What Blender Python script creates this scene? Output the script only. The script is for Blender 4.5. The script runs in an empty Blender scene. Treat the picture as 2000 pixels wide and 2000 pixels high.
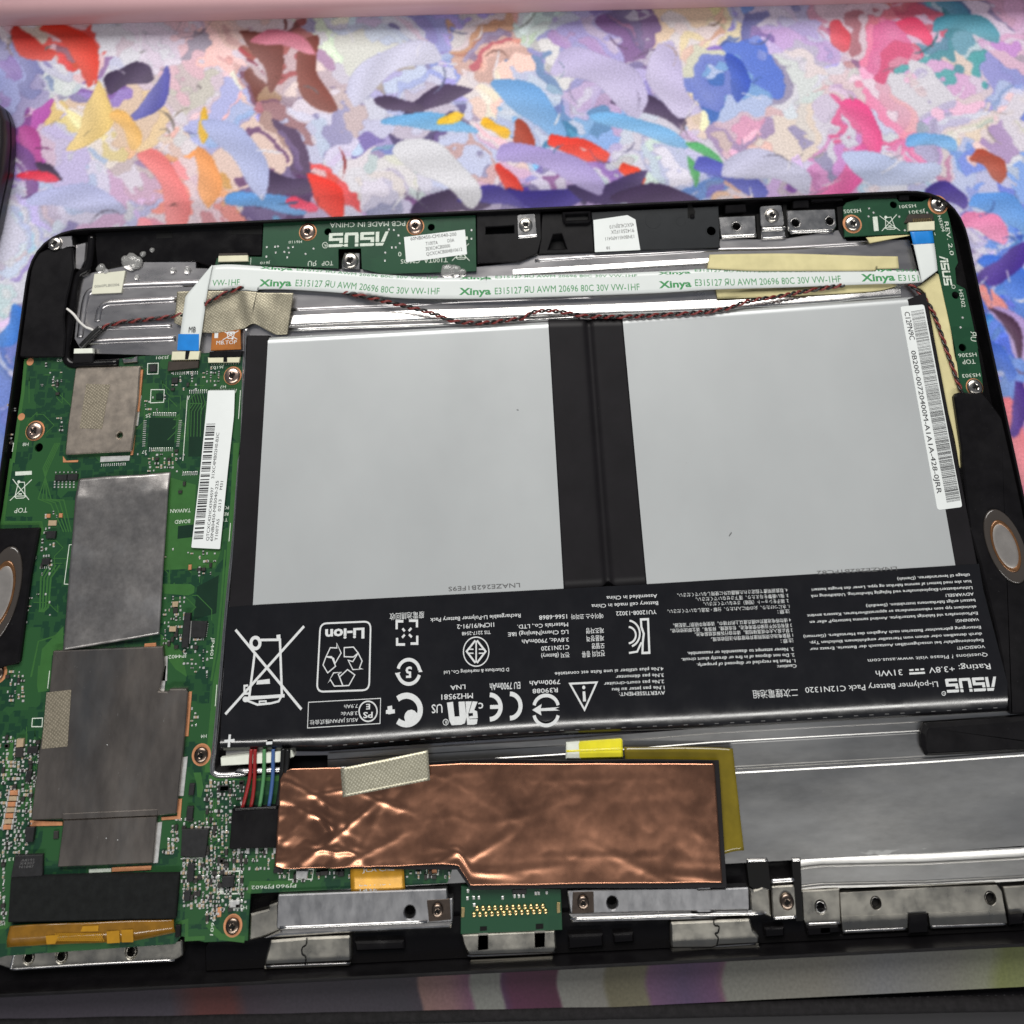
import bpy, math, random
import numpy as np
from mathutils import Vector, Matrix, noise
from mathutils.geometry import tessellate_polygon

random.seed(7)
scene = bpy.context.scene
col = scene.collection
MM = 0.001

# ------------------------------------------------------------------ camera
FPX = 1800.0                      # focal length in photo pixels (photo is 2000 wide)
CRX, CRY, CRZ = 0.350, 0.011, -0.044
CAM = np.array([4.731, -58.66, 263.628])     # mm
PPX, PPY = 1000.0, 179.1

def _rot(rx, ry, rz):
    c, s = math.cos, math.sin
    X = np.array([[1, 0, 0], [0, c(rx), -s(rx)], [0, s(rx), c(rx)]])
    Y = np.array([[c(ry), 0, s(ry)], [0, 1, 0], [-s(ry), 0, c(ry)]])
    Z = np.array([[c(rz), -s(rz), 0], [s(rz), c(rz), 0], [0, 0, 1]])
    return Z @ Y @ X
RC = _rot(CRX, CRY, CRZ)

cam_data = bpy.data.cameras.new('camera')
cam = bpy.data.objects.new('camera', cam_data)
col.objects.link(cam)
cam.location = CAM * MM
cam.rotation_euler = (CRX, CRY, CRZ)
cam_data.sensor_width = 36.0
cam_data.lens = FPX / 2000.0 * 36.0
cam_data.shift_y = (PPY - 1000.0) / 2000.0
cam_data.clip_start = 0.01
cam_data.clip_end = 10.0
cam_data.dof.use_dof = True
cam_data.dof.focus_distance = 0.236
cam_data.dof.aperture_fstop = 18.0
scene.camera = cam

# ------------------------------------------------------------------ light
world = bpy.data.worlds.new('World')
scene.world = world
world.use_nodes = True
bg = world.node_tree.nodes['Background']
bg.inputs[0].default_value = (0.80, 0.86, 1.0, 1)
bg.inputs[1].default_value = 0.12

def area(name, loc, target, sx, sy, power, color):
    d = bpy.data.lights.new(name, 'AREA')
    d.shape = 'RECTANGLE'; d.size = sx; d.size_y = sy
    d.energy = power; d.color = color
    o = bpy.data.objects.new(name, d)
    col.objects.link(o)
    o.location = loc
    o.rotation_euler = (Vector(target) - Vector(loc)).to_track_quat('-Z', 'Y').to_euler()
    return o
# the room's ceiling panel, beyond the top of the mat, and a tube lamp behind the photographer
area('ceiling_panel_lamp', (-0.05, 0.55, 0.70), (0, -0.03, 0), 0.8, 0.42, 9.8, (1.0, 0.97, 0.93))
area('ceiling_tube_lamp', (0.1, -1.15, 0.95), (0, -0.1, 0), 1.5, 0.14, 10.5, (1.0, 0.98, 0.94))

scene.view_settings.view_transform = 'Standard'
scene.view_settings.look = 'None'
scene.view_settings.exposure = 0.0
scene.view_settings.gamma = 1.0
scene.view_settings.use_curve_mapping = False
scene.cycles.max_bounces = 6
scene.cycles.use_denoising = True

# ------------------------------------------------------------------ helpers
def P(px, z=0.0):
    """point of the photograph -> mm on the horizontal plane at height z"""
    d = RC @ np.array([(px[0] - PPX) / FPX, -(px[1] - PPY) / FPX, -1.0])
    t = (z - CAM[2]) / d[2]
    q = CAM + t * d
    return (q[0], q[1])

FR = {'A': (0, 400, 500 / 1932), 'B': (450, 380, 500 / 1932), 'C': (900, 380, 500 / 1932), 'D': (1350, 350, 350 / 1932),
      'E': (1650, 350, 350 / 1932), 'F': (1650, 680, 350 / 1932), 'G': (0, 850, 480 / 1932), 'H': (0, 1300, 480 / 1932),
      'I': (0, 1600, 400 / 1932), 'J': (400, 1400, 500 / 1932), 'K': (850, 1400, 550 / 1932), 'L': (1350, 1400, 350 / 1229),
      'M': (1600, 1300, 400 / 1932), 'N': (1600, 1600, 400 / 1932), 'O': (420, 1120, 500 / 1932), 'Q': (820, 1120, 500 / 1932),
      'R': (1250, 1100, 400 / 1932), 'S': (1600, 1080, 400 / 1932), 'T': (0, 180, 200 / 743), 'U': (1800, 900, 200 / 644),
      'V': (340, 740, 140 / 773), 'W': (0, 0, 1.0)}

def X(spec):
    """'A 10,20 30,40 B 1,2' -> photo points; a letter chooses the measuring frame for the points after it"""
    out = []; f = FR['W']
    for tok in spec.split():
        if tok in FR:
            f = FR[tok]; continue
        a, b = tok.split(',')
        out.append((f[0] + float(a) * f[2], f[1] + float(b) * f[2]))
    return out

def srgb(r, g, b):
    def l(c):
        c /= 255.0
        return c / 12.92 if c <= 0.04045 else ((c + 0.055) / 1.055) ** 2.4
    return (l(r), l(g), l(b))

def thing(name, label, cat, px, z=0.0, group=None):
    o = bpy.data.objects.new(name, None)
    o.empty_display_size = 0.005
    x, y = P(px, z)
    o.location = (x * MM, y * MM, z * MM)
    o['label'] = label; o['category'] = cat
    if group: o['group'] = group
    col.objects.link(o)
    return o

def adopt(o, parent):
    """parent o keeping its place (parents here are only translated, or placed copies)"""
    if parent is None: return
    o.parent = parent
    o.matrix_parent_inverse = Matrix.Translation(-Vector(parent.location))

def mesh(name, verts, faces, mats, parent=None, smooth=False, mi=None, scale=MM):
    me = bpy.data.meshes.new(name)
    me.from_pydata([(v[0] * scale, v[1] * scale, v[2] * scale) for v in verts], [], faces)
    if not isinstance(mats, (list, tuple)): mats = [mats]
    for m in mats: me.materials.append(m)
    if mi is not None: me.polygons.foreach_set('material_index', mi)
    if smooth: me.polygons.foreach_set('use_smooth', [True] * len(me.polygons))
    me.update()
    o = bpy.data.objects.new(name, me)
    col.objects.link(o)
    adopt(o, parent)
    return o

def inst(name, src_mesh, loc, parent=None, rz=0.0, sc=1.0):
    o = bpy.data.objects.new(name, src_mesh)
    o.location = (loc[0] * MM, loc[1] * MM, loc[2] * MM)
    o.rotation_euler = (0, 0, rz)
    o.scale = (sc, sc, sc)
    col.objects.link(o)
    if parent is not None: adopt(o, parent)
    return o

def area2(p):
    return sum(p[i][0] * p[(i + 1) % len(p)][1] - p[(i + 1) % len(p)][0] * p[i][1] for i in range(len(p)))

def ccw(p):
    return p if area2(p) > 0 else p[::-1]

def fillet(p, r, seg=4):
    if r <= 0: return p
    out = []; n = len(p)
    for i in range(n):
        a, b, c = Vector(p[i - 1]), Vector(p[i]), Vector(p[(i + 1) % n])
        u, v = a - b, c - b
        lu, lv = u.length, v.length
        if lu < 1e-6 or lv < 1e-6: continue
        u /= lu; v /= lv
        ang = u.angle(v)
        if ang > 2.95: out.append(tuple(b)); continue
        d = min(r / math.tan(ang / 2), lu * 0.45, lv * 0.45)
        s, e = b + u * d, b + v * d
        for k in range(seg + 1):
            t = k / seg
            q = s * (1 - t) ** 2 + b * 2 * t * (1 - t) + e * t * t
            out.append((q.x, q.y))
    return out

def inset(p, d):
    """offset a ccw polygon inwards"""
    out = []; n = len(p)
    for i in range(n):
        a, b, c = p[i - 1], p[i], p[(i + 1) % n]
        e1 = (b[0] - a[0], b[1] - a[1]); e2 = (c[0] - b[0], c[1] - b[1])
        l1 = math.hypot(*e1) or 1e-9; l2 = math.hypot(*e2) or 1e-9
        n1 = (-e1[1] / l1, e1[0] / l1); n2 = (-e2[1] / l2, e2[0] / l2)
        m = (n1[0] + n2[0], n1[1] + n2[1]); k = 1 + n1[0] * n2[0] + n1[1] * n2[1]
        k = max(k, 0.35)
        out.append((b[0] + m[0] / k * d, b[1] + m[1] / k * d))
    return out

def circ(c, r, n=20, ry=None, a=0.0):
    ry = r if ry is None else ry
    return [(c[0] + r * math.cos(t) * math.cos(a) - ry * math.sin(t) * math.sin(a),
             c[1] + r * math.cos(t) * math.sin(a) + ry * math.sin(t) * math.cos(a)) for t in (2 * math.pi * k / n for k in range(n))]

def prism_data(poly, z0, z1, bev=0.0, holes=(), bottom=False):
    """closed prism on a mm polygon, chamfered top edge, real holes"""
    poly = ccw(poly)
    verts, faces = [], []
    loops_top = []
    rings = [(poly, 1)] + [(ccw(h)[::-1], -1) for h in holes]
    for ring, sgn in rings:
        n = len(ring)
        base = len(verts)
        verts += [(x, y, z0) for x, y in ring]
        levels = [base]
        if bev > 0:
            verts += [(x, y, z1 - bev) for x, y in ring]; levels.append(base + n)
            # the interior lies left of every ring as ordered here
            top = inset(ring, bev)
            verts += [(x, y, z1) for x, y in top]; levels.append(base + 2 * n)
        else:
            verts += [(x, y, z1) for x, y in ring]; levels.append(base + n)
        for a, b in zip(levels[:-1], levels[1:]):
            for i in range(n):
                j = (i + 1) % n
                faces.append((a + i, a + j, b + j, b + i))
        loops_top.append([levels[-1] + i for i in range(n)])
    if len(rings) == 1:
        faces.append(tuple(loops_top[0]))
        if bottom: faces.append(tuple(range(len(poly)))[::-1])
    else:
        flat = [i for l in loops_top for i in l]
        tris = tessellate_polygon([[Vector(verts[i]) for i in l] for l in loops_top])
        for t in tris:
            f = [flat[k] for k in t]
            a, b, c = (verts[k] for k in f)
            if (b[0] - a[0]) * (c[1] - a[1]) - (b[1] - a[1]) * (c[0] - a[0]) < 0: f = f[::-1]
            faces.append(tuple(f))
    return verts, faces

def prism(name, spec, z0, z1, m, parent=None, bev=0.08, r=0.0, holes=(), bottom=False):
    px = X(spec) if isinstance(spec, str) else spec
    poly = [P(p, z1) for p in px]
    poly = [(min(max(x, -130.6), 130.6), max(y, -170.1)) for x, y in poly]        # everything stays inside the shell
    poly = fillet(ccw(poly), r)
    hs = []
    for h in holes:                                     # (photo point, radius in photo px) or an outline
        if isinstance(h, str):
            hs.append([P(p, z1) for p in X(h)]); continue
        c = P(h[0], z1); e = P((h[0][0] + h[1], h[0][1]), z1)
        hs.append(circ(c, abs(e[0] - c[0]), 18))
    v, f = prism_data(poly, z0, z1, bev, hs, bottom)
    return mesh(name, v, f, m, parent)

def resample(pts, n):
    pts = [Vector(p) for p in pts]
    L = [0.0]
    for a, b in zip(pts[:-1], pts[1:]): L.append(L[-1] + (b - a).length)
    out = []; k = 0
    for i in range(n):
        s = L[-1] * i / (n - 1)
        while k < len(L) - 2 and L[k + 1] < s: k += 1
        t = (s - L[k]) / max(L[k + 1] - L[k], 1e-9)
        out.append(pts[k].lerp(pts[k + 1], min(max(t, 0), 1)))
    return out

def smooth_line(pts, sub=6):
    pts = [Vector(p) for p in pts]; n = len(pts); out = []
    for i in range(n - 1):
        p0 = pts[max(i - 1, 0)]; p1 = pts[i]; p2 = pts[i + 1]; p3 = pts[min(i + 2, n - 1)]
        for k in range(sub):
            t = k / sub
            out.append(0.5 * ((2 * p1) + (p2 - p0) * t + (2 * p0 - 5 * p1 + 4 * p2 - p3) * t * t + (-p0 + 3 * p1 - 3 * p2 + p3) * t ** 3))
    out.append(pts[-1])
    return out

def ruled(name, top, bot, nx, ny, zf, m, parent=None, thick=0.08, z=6.0, curve=True, smooth=True):
    """sheet between two edge lines of photo points; zf(u, v, x, y) is its height in mm; edges get a skirt"""
    T = [P(p, z) for p in (X(top) if isinstance(top, str) else top)]
    B = [P(p, z) for p in (X(bot) if isinstance(bot, str) else bot)]
    if curve:
        T = smooth_line(T, 8) if len(T) > 2 else T
        B = smooth_line(B, 8) if len(B) > 2 else B
    T = resample(T, nx); B = resample(B, nx)
    verts, faces = [], []
    for j in range(ny):
        v = j / (ny - 1)
        for i in range(nx):
            q = T[i].lerp(B[i], v)
            verts.append((q.x, q.y, zf(i / (nx - 1), v, q.x, q.y)))
    flip = False
    for j in range(ny - 1):
        for i in range(nx - 1):
            a = j * nx + i
            f = (a + nx, a + nx + 1, a + 1, a)
            faces.append(f)
    bd = [i for i in range(nx)] + [j * nx + nx - 1 for j in range(1, ny)] + [(ny - 1) * nx + i for i in range(nx - 2, -1, -1)] + [j * nx for j in range(ny - 2, 0, -1)]
    base = len(verts)
    for k in bd:
        x, y, zz = verts[k]; verts.append((x, y, zz - thick))
    for i in range(len(bd)):
        j = (i + 1) % len(bd)
        faces.append((bd[i], bd[j], base + j, base + i))
    a, b, c = (verts[k] for k in faces[0][:3])
    if (b[0] - a[0]) * (c[1] - a[1]) - (b[1] - a[1]) * (c[0] - a[0]) < 0: faces = [f[::-1] for f in faces]
    return mesh(name, verts, faces, m, parent, smooth=smooth)

def tube_data(path, r, n=8, caps=True):
    path = [Vector(p) for p in path]
    verts, faces = [], []
    up = Vector((0, 0, 1))
    for i, p in enumerate(path):
        d = (path[min(i + 1, len(path) - 1)] - path[max(i - 1, 0)])
        d = d.normalized() if d.length > 1e-9 else Vector((1, 0, 0))
        s = d.cross(up)
        s = s.normalized() if s.length > 1e-6 else Vector((1, 0, 0))
        u = s.cross(d)
        rr = r[i] if isinstance(r, (list, tuple)) else r
        for k in range(n):
            t = 2 * math.pi * k / n
            q = p + s * (rr * math.cos(t)) + u * (rr * math.sin(t))
            verts.append(tuple(q))
    for i in range(len(path) - 1):
        for k in range(n):
            a = i * n + k; b = i * n + (k + 1) % n
            faces.append((a, b, b + n, a + n))
    if caps:
        faces.append(tuple(range(n))[::-1]); L = (len(path) - 1) * n
        faces.append(tuple(range(L, L + n)))
    return verts, [f[::-1] for f in faces]

def tube(name, path, r, m, parent=None, n=8):
    v, f = tube_data(path, r, n)
    return mesh(name, v, f, m, parent, smooth=True)

def lathe_data(prof, n=24, c=(0, 0)):
    verts, faces = [], []
    for (r, z) in prof:
        for k in range(n):
            t = 2 * math.pi * k / n
            verts.append((c[0] + r * math.cos(t), c[1] + r * math.sin(t), z))
    for i in range(len(prof) - 1):
        for k in range(n):
            a = i * n + k; b = i * n + (k + 1) % n
            faces.append((a, b, b + n, a + n))
    L = (len(prof) - 1) * n
    faces.append(tuple(range(L, L + n)))
    return verts, faces

# ------------------------------------------------------------------ print: flat lettering and marks laid on a surface
class Ink:
    def __init__(self): self.v = []; self.f = []
    def add(self, verts, faces):
        b = len(self.v); self.n = getattr(self, 'n', 0) + 1; dz = 0.0003 * self.n      # no two marks share a plane
        self.v += [(x, y, z + dz) for x, y, z in verts]; self.f += [tuple(i + b for i in f) for f in faces]
    def poly(self, px, z, mm=False):
        p = px if mm else [P(q, z) for q in (X(px) if isinstance(px, str) else px)]
        p = ccw(p)
        self.add([(x, y, z) for x, y in p], [tuple(range(len(p)))])
    def line(self, px, w, z, closed=False, mm=False):
        """stroke of width w (mm) along photo points"""
        p = [Vector(q) for q in (px if mm else [P(q, z) for q in (X(px) if isinstance(px, str) else px)])]
        n = len(p)
        if n < 2: return
        L, Rr = [], []
        for i in range(n):
            if closed: a, c = p[i - 1], p[(i + 1) % n]
            else: a, c = p[max(i - 1, 0)], p[min(i + 1, n - 1)]
            d1 = p[i] - a; d2 = c - p[i]
            if d1.length < 1e-9: d1 = d2
            if d2.length < 1e-9: d2 = d1
            n1 = Vector((-d1.y, d1.x)).normalized(); n2 = Vector((-d2.y, d2.x)).normalized()
            m = n1 + n2; k = max(1 + n1.dot(n2), 0.35)
            m = m / k * (w / 2)
            L.append(p[i] + m); Rr.append(p[i] - m)
        v = [(q.x, q.y, z) for q in L] + [(q.x, q.y, z) for q in Rr]
        f = [(i, n + i, n + (i + 1) % n, (i + 1) % n) for i in range(n if closed else n - 1)]
        self.add(v, f)
    def arc(self, c, rx, ry, a0, a1, w, z, n=20):
        """elliptic arc, photo px, angles in degrees measured on the picture (y down)"""
        pts = [(c[0] + rx * math.cos(math.radians(a0 + (a1 - a0) * k / n)), c[1] + ry * math.sin(math.radians(a0 + (a1 - a0) * k / n))) for k in range(n + 1)]
        full = abs(a1 - a0) >= 359.9
        self.line(pts[:-1] if full else pts, w, z, closed=full)
    def disc(self, c, r, z, n=12, ry=None):
        self.poly([(c[0] + r * math.cos(2 * math.pi * k / n), c[1] + (ry or r) * math.sin(2 * math.pi * k / n)) for k in range(n)], z)
    def text(self, s, p0, p1, h, z, bold=0.0, zf=None, mirror=False):
        """s from p0 to p1 (photo points of the baseline's ends in reading direction, or a path), capitals h photo px high"""
        path = p0 if p1 is None else [p0, p1]
        pm = [Vector(P(q, z)) for q in path]
        L = [0.0]
        for a, b in zip(pm[:-1], pm[1:]): L.append(L[-1] + (b - a).length)
        tv, tf = glyphs(s, bold)
        if not tv: return
        x0 = min(v[0] for v in tv); x1 = max(v[0] for v in tv)
        mid = path[len(path) // 2]
        hm = h / PXMM(mid, z) / 0.70
        sx = L[-1] / (x1 - x0)
        out = []
        for (x, y) in tv:
            d = (x - x0) * sx
            if mirror: d = L[-1] - d
            k = 0
            while k < len(L) - 2 and L[k + 1] < d: k += 1
            e = (pm[k + 1] - pm[k]).normalized()
            q = pm[k] + e * (d - L[k]) + Vector((-e.y, e.x)) * (y * hm)
            out.append((q.x, q.y, z if zf is None else zf(q.x, q.y)))
        self.add(out, [f[::-1] for f in tf] if mirror else tf)
    def build(self, name, m, parent):
        if not self.v: return None
        o = mesh(name, self.v, self.f, m, parent)
        o['kind'] = 'stuff'
        return o

def PXMM(p, z):
    a = P((p[0], p[1] - 4), z); b = P((p[0], p[1] + 4), z)
    return 8.0 / math.hypot(a[0] - b[0], a[1] - b[1])

_gl = {}
def glyphs(s, bold=0.0):
    k = (s, bold)
    if k in _gl: return _gl[k]
    c = bpy.data.curves.new('glyphs', 'FONT')
    c.body = s; c.resolution_u = 2; c.offset = bold
    o = bpy.data.objects.new('glyphs', c)
    me = o.to_mesh()
    tv = [(v.co.x, v.co.y) for v in me.vertices]
    tf = []
    for p in me.polygons:
        f = tuple(p.vertices)
        ar = area2([tv[i] for i in f])
        tf.append(f if ar > 0 else f[::-1])
    o.to_mesh_clear()
    bpy.data.objects.remove(o); bpy.data.curves.remove(c)
    _gl[k] = (tv, tf)
    return _gl[k]

def LOGO():
    S = [[(0, .8), (.95, .8), (.95, 1), (.1, 1), (0, .95)], [(0, .36), (.24, .36), (.24, .73), (0, .73)], [(.24, .36), (.95, .36), (.95, .56), (.24, .56)],
         [(.71, .2), (.95, .2), (.95, .36), (.71, .36)], [(0, 0), (.9, 0), (.95, .05), (.95, .2), (0, .2)]]
    U = [[(0, .8), (.24, .8), (.24, 1), (0, 1)], [(0, .2), (.24, .2), (.24, .73), (0, .73)], [(0, .2), (.05, 0), (.9, 0), (.95, .2)],
         [(.71, .2), (.95, .2), (.95, .73), (.71, .73)], [(.71, .8), (.95, .8), (.95, 1), (.71, 1)]]
    A = [[(0, 0), (.22, 0), (.52, .73), (.28, .73)], [(.3, .8), (.88, .8), (.88, 1), (.4, 1)], [(.64, 0), (.88, 0), (.88, .73), (.64, .73)]]
    out = list(A)
    for x0, g in ((.98, S), (2.04, U), (3.1, S)):
        out += [[(x + x0, y) for x, y in p] for p in g]
    return out

def logo(ink, p0, p1, h, z):
    a, b = Vector(P(p0, z)), Vector(P(p1, z))
    e = (b - a); L = e.length; e.normalize(); n = Vector((-e.y, e.x))
    hm = h / PXMM(p0, z)
    for p in LOGO():
        q = [a + e * (x / 4.05 * L) + n * (y * hm) for x, y in p]
        ink.poly([(v.x, v.y) for v in q], z, mm=True)

def wheelie_bin(ink, quad, z, w):
    """crossed-out bin in a quad of photo points given as top-left, top-right, bottom-right, bottom-left of the upright sign"""
    q = X(quad) if isinstance(quad, str) else quad
    def m(u, v):
        a = [q[0][k] + (q[1][k] - q[0][k]) * u for k in (0, 1)]; b = [q[3][k] + (q[2][k] - q[3][k]) * u for k in (0, 1)]
        return (a[0] + (b[0] - a[0]) * v, a[1] + (b[1] - a[1]) * v)
    ink.line([m(0, 0), m(1, 1)], w, z); ink.line([m(1, 0), m(0, 1)], w, z + 0.004)
    ink.line([m(.24, .2), m(.76, .2), m(.68, .86), m(.36, .86)], w, z + 0.008, closed=True)
    ink.line([m(.2, .17), m(.3, .1), m(.68, .1), m(.8, .2)], w, z + 0.012)
    ink.disc(m(.66, .88), abs(q[1][0] - q[0][0]) * 0.08, z + 0.016)
    ink.line([m(.42, .3), m(.6, .3)], w * 1.6, z + 0.008)

# ------------------------------------------------------------------ materials
def mat(name, base, rough=0.5, metal=0.0, spec=0.5, var=None, stretch=(1, 1, 1), bump=None, rvar=None, coat=0.0,
        trans=0.0, alpha=1.0, spots=None, aniso=None, second=None, ior=None):
    """var=(scale, amount): tone; bump=(scale, strength, distance mm); rvar=(scale, amount); spots=(scale, threshold, colour);
    second=(scale, lo, hi, colour): a second colour in soft patches"""
    m = bpy.data.materials.new(name); m.use_nodes = True
    nt = m.node_tree; N = nt.nodes; Lk = nt.links
    b = N['Principled BSDF']
    b.inputs['Base Color'].default_value = (*base, 1)
    b.inputs['Roughness'].default_value = rough
    b.inputs['Metallic'].default_value = metal
    b.inputs['Specular IOR Level'].default_value = spec
    b.inputs['Coat Weight'].default_value = coat
    b.inputs['Coat Roughness'].default_value = 0.08
    b.inputs['Transmission Weight'].default_value = trans
    b.inputs['Alpha'].default_value = alpha
    if ior: b.inputs['IOR'].default_value = ior
    tc = N.new('ShaderNodeTexCoord'); mp = N.new('ShaderNodeMapping')
    mp.inputs['Scale'].default_value = stretch
    Lk.new(tc.outputs['Object'], mp.inputs['Vector'])
    def noise_(scale, detail=4.0, rg=0.6):
        n = N.new('ShaderNodeTexNoise'); n.inputs['Scale'].default_value = scale
        n.inputs['Detail'].default_value = detail; n.inputs['Roughness'].default_value = rg
        Lk.new(mp.outputs['Vector'], n.inputs['Vector'])
        return n.outputs['Fac']
    def ramp(fac, a, b_):
        r = N.new('ShaderNodeMapRange'); r.inputs['From Min'].default_value = a; r.inputs['From Max'].default_value = b_
        Lk.new(fac, r.inputs['Value']); return r.outputs['Result']
    cur = None
    def mix(fac, a, b_):
        x = N.new('ShaderNodeMix'); x.data_type = 'RGBA'
        if fac is not None: Lk.new(fac, x.inputs['Factor'])
        for s, v in (('A', a), ('B', b_)):
            sk = [i for i in x.inputs if i.name == s and i.type == 'RGBA'][0]
            if isinstance(v, tuple): sk.default_value = (*v[:3], 1)
            else: Lk.new(v, sk)
        return [o for o in x.outputs if o.type == 'RGBA'][0]
    cur = base
    if var:
        sc, am = var
        cur = mix(ramp(noise_(sc), 0.3, 0.7), tuple(c * (1 - am) for c in base), tuple(min(c * (1 + am), 1) for c in base))
    if second:
        sc, lo, hi, c2 = second
        cur = mix(ramp(noise_(sc, 5.0), lo, hi), cur, c2)
    if spots:
        sc, th, c2 = spots
        cur = mix(ramp(noise_(sc, 2.0, 0.5), th, th + 0.04), cur, c2)
    if not isinstance(cur, tuple): Lk.new(cur, b.inputs['Base Color'])
    if rvar:
        sc, am = rvar
        r = N.new('ShaderNodeMapRange'); r.inputs['From Min'].default_value = 0.3; r.inputs['From Max'].default_value = 0.7
        r.inputs['To Min'].default_value = max(rough - am, 0.03); r.inputs['To Max'].default_value = min(rough + am, 1)
        Lk.new(noise_(sc), r.inputs['Value']); Lk.new(r.outputs['Result'], b.inputs['Roughness'])
    if bump:
        sc, st, di = bump
        bp = N.new('ShaderNodeBump'); bp.inputs['Strength'].default_value = st; bp.inputs['Distance'].default_value = di * MM
        Lk.new(noise_(sc, 6.0), bp.inputs['Height']); Lk.new(bp.outputs['Normal'], b.inputs['Normal'])
    return m

def pcb_material(name, dark, light, scale):
    """solder mask over copper: rectilinear lighter pours, thin routed lines"""
    m = mat(name, dark, rough=0.34, spec=0.5, bump=(2600, 0.12, 0.05))
    nt = m.node_tree; N = nt.nodes; Lk = nt.links; b = N['Principled BSDF']
    tc = N.new('ShaderNodeTexCoord')
    def vor(sc, feat):
        v = N.new('ShaderNodeTexVoronoi'); v.distance = 'CHEBYCHEV' if feat != 'DISTANCE_TO_EDGE' else 'EUCLIDEAN'
        v.feature = feat; v.inputs['Scale'].default_value = sc
        Lk.new(tc.outputs['Object'], v.inputs['Vector']); return v
    v1 = vor(scale, 'F1')
    sep = N.new('ShaderNodeSeparateColor'); Lk.new(v1.outputs['Color'], sep.inputs['Color'])
    r1 = N.new('ShaderNodeMapRange'); r1.inputs['From Min'].default_value = 0.60; r1.inputs['From Max'].default_value = 0.62
    Lk.new(sep.outputs[0], r1.inputs['Value'])
    v2 = vor(scale * 4.2, 'F1')
    r2 = N.new('ShaderNodeMapRange'); r2.inputs['From Min'].default_value = 0.44; r2.inputs['From Max'].default_value = 0.47
    Lk.new(v2.outputs['Distance'], r2.inputs['Value'])
    mx = N.new('ShaderNodeMath'); mx.operation = 'MULTIPLY'; mx.inputs[1].default_value = 0.35
    Lk.new(r2.outputs['Result'], mx.inputs[0])
    ad = N.new('ShaderNodeMath'); ad.operation = 'MAXIMUM'
    h = N.new('ShaderNodeMath'); h.operation = 'MULTIPLY'; h.inputs[1].default_value = 0.55
    Lk.new(r1.outputs['Result'], h.inputs[0])
    Lk.new(h.outputs[0], ad.inputs[0]); Lk.new(mx.outputs[0], ad.inputs[1])
    x = N.new('ShaderNodeMix'); x.data_type = 'RGBA'
    A = [i for i in x.inputs if i.type == 'RGBA']
    A[0].default_value = (*dark, 1); A[1].default_value = (*light, 1)
    Lk.new(ad.outputs[0], x.inputs['Factor'])
    Lk.new([o for o in x.outputs if o.type == 'RGBA'][0], b.inputs['Base Color'])
    return m

def weave_material(name, base, dark, scale, rough=0.5, metal=0.7):
    """conductive cloth: fine twill threads"""
    m = mat(name, base, rough=rough, metal=metal, spec=0.4)
    nt = m.node_tree; N = nt.nodes; Lk = nt.links; b = N['Principled BSDF']
    tc = N.new('ShaderNodeTexCoord'); mp = N.new('ShaderNodeMapping'); mp.inputs['Rotation'].default_value = (0, 0, 0.6)
    Lk.new(tc.outputs['Object'], mp.inputs['Vector'])
    w1 = N.new('ShaderNodeTexWave'); w1.inputs['Scale'].default_value = scale; w1.inputs['Distortion'].default_value = 2.5
    w1.inputs['Detail Scale'].default_value = 3.0
    w2 = N.new('ShaderNodeTexWave'); w2.bands_direction = 'Y'; w2.inputs['Scale'].default_value = scale; w2.inputs['Distortion'].default_value = 2.5
    ns = N.new('ShaderNodeTexNoise'); ns.inputs['Scale'].default_value = scale * 3
    for w in (w1, w2, ns): Lk.new(mp.outputs['Vector'], w.inputs['Vector'])
    a = N.new('ShaderNodeMath'); a.operation = 'MULTIPLY'; Lk.new(w1.outputs['Fac'], a.inputs[0]); Lk.new(w2.outputs['Fac'], a.inputs[1])
    s = N.new('ShaderNodeMath'); s.operation = 'ADD'; Lk.new(a.outputs[0], s.inputs[0]); Lk.new(ns.outputs['Fac'], s.inputs[1])
    h = N.new('ShaderNodeMath'); h.operation = 'MULTIPLY'; h.inputs[1].default_value = 0.62; Lk.new(s.outputs[0], h.inputs[0])
    x = N.new('ShaderNodeMix'); x.data_type = 'RGBA'
    A = [i for i in x.inputs if i.type == 'RGBA']
    A[0].default_value = (*dark, 1); A[1].default_value = (*base, 1)
    Lk.new(h.outputs[0], x.inputs['Factor'])
    Lk.new([o for o in x.outputs if o.type == 'RGBA'][0], b.inputs['Base Color'])
    bp = N.new('ShaderNodeBump'); bp.inputs['Strength'].default_value = 0.5; bp.inputs['Distance'].default_value = 0.06 * MM
    Lk.new(h.outputs[0], bp.inputs['Height']); Lk.new(bp.outputs['Normal'], b.inputs['Normal'])
    return m

BLACK = mat('black_plastic', (0.0055, 0.005, 0.0058), rough=0.40, spec=0.22, var=(300, 0.3), bump=(9000, 0.10, 0.03), rvar=(120, 0.1), spots=(3800, 0.765, (0.10, 0.10, 0.10)))
BLACKGLOSS = mat('black_gloss_plastic', (0.005, 0.0045, 0.005), rough=0.2, spec=0.3, spots=(3300, 0.77, (0.12, 0.12, 0.11)), bump=(1500, 0.05, 0.05), rvar=(200, 0.08))
DARKGREY = mat('charcoal_plastic', (0.014, 0.016, 0.018), rough=0.36, spec=0.4, var=(200, 0.15), bump=(8000, 0.08, 0.03))
VOID = mat('recess_shade', (0.004, 0.004, 0.004), rough=0.7, spec=0.2)  # near-black that paints in the shade of slots, recesses and seams
PLATE = mat('stamped_steel', (0.56, 0.545, 0.55), rough=0.30, metal=1.0, var=(90, 0.07), bump=(900, 0.025, 0.06), rvar=(200, 0.05), stretch=(0.35, 1, 1))
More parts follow.
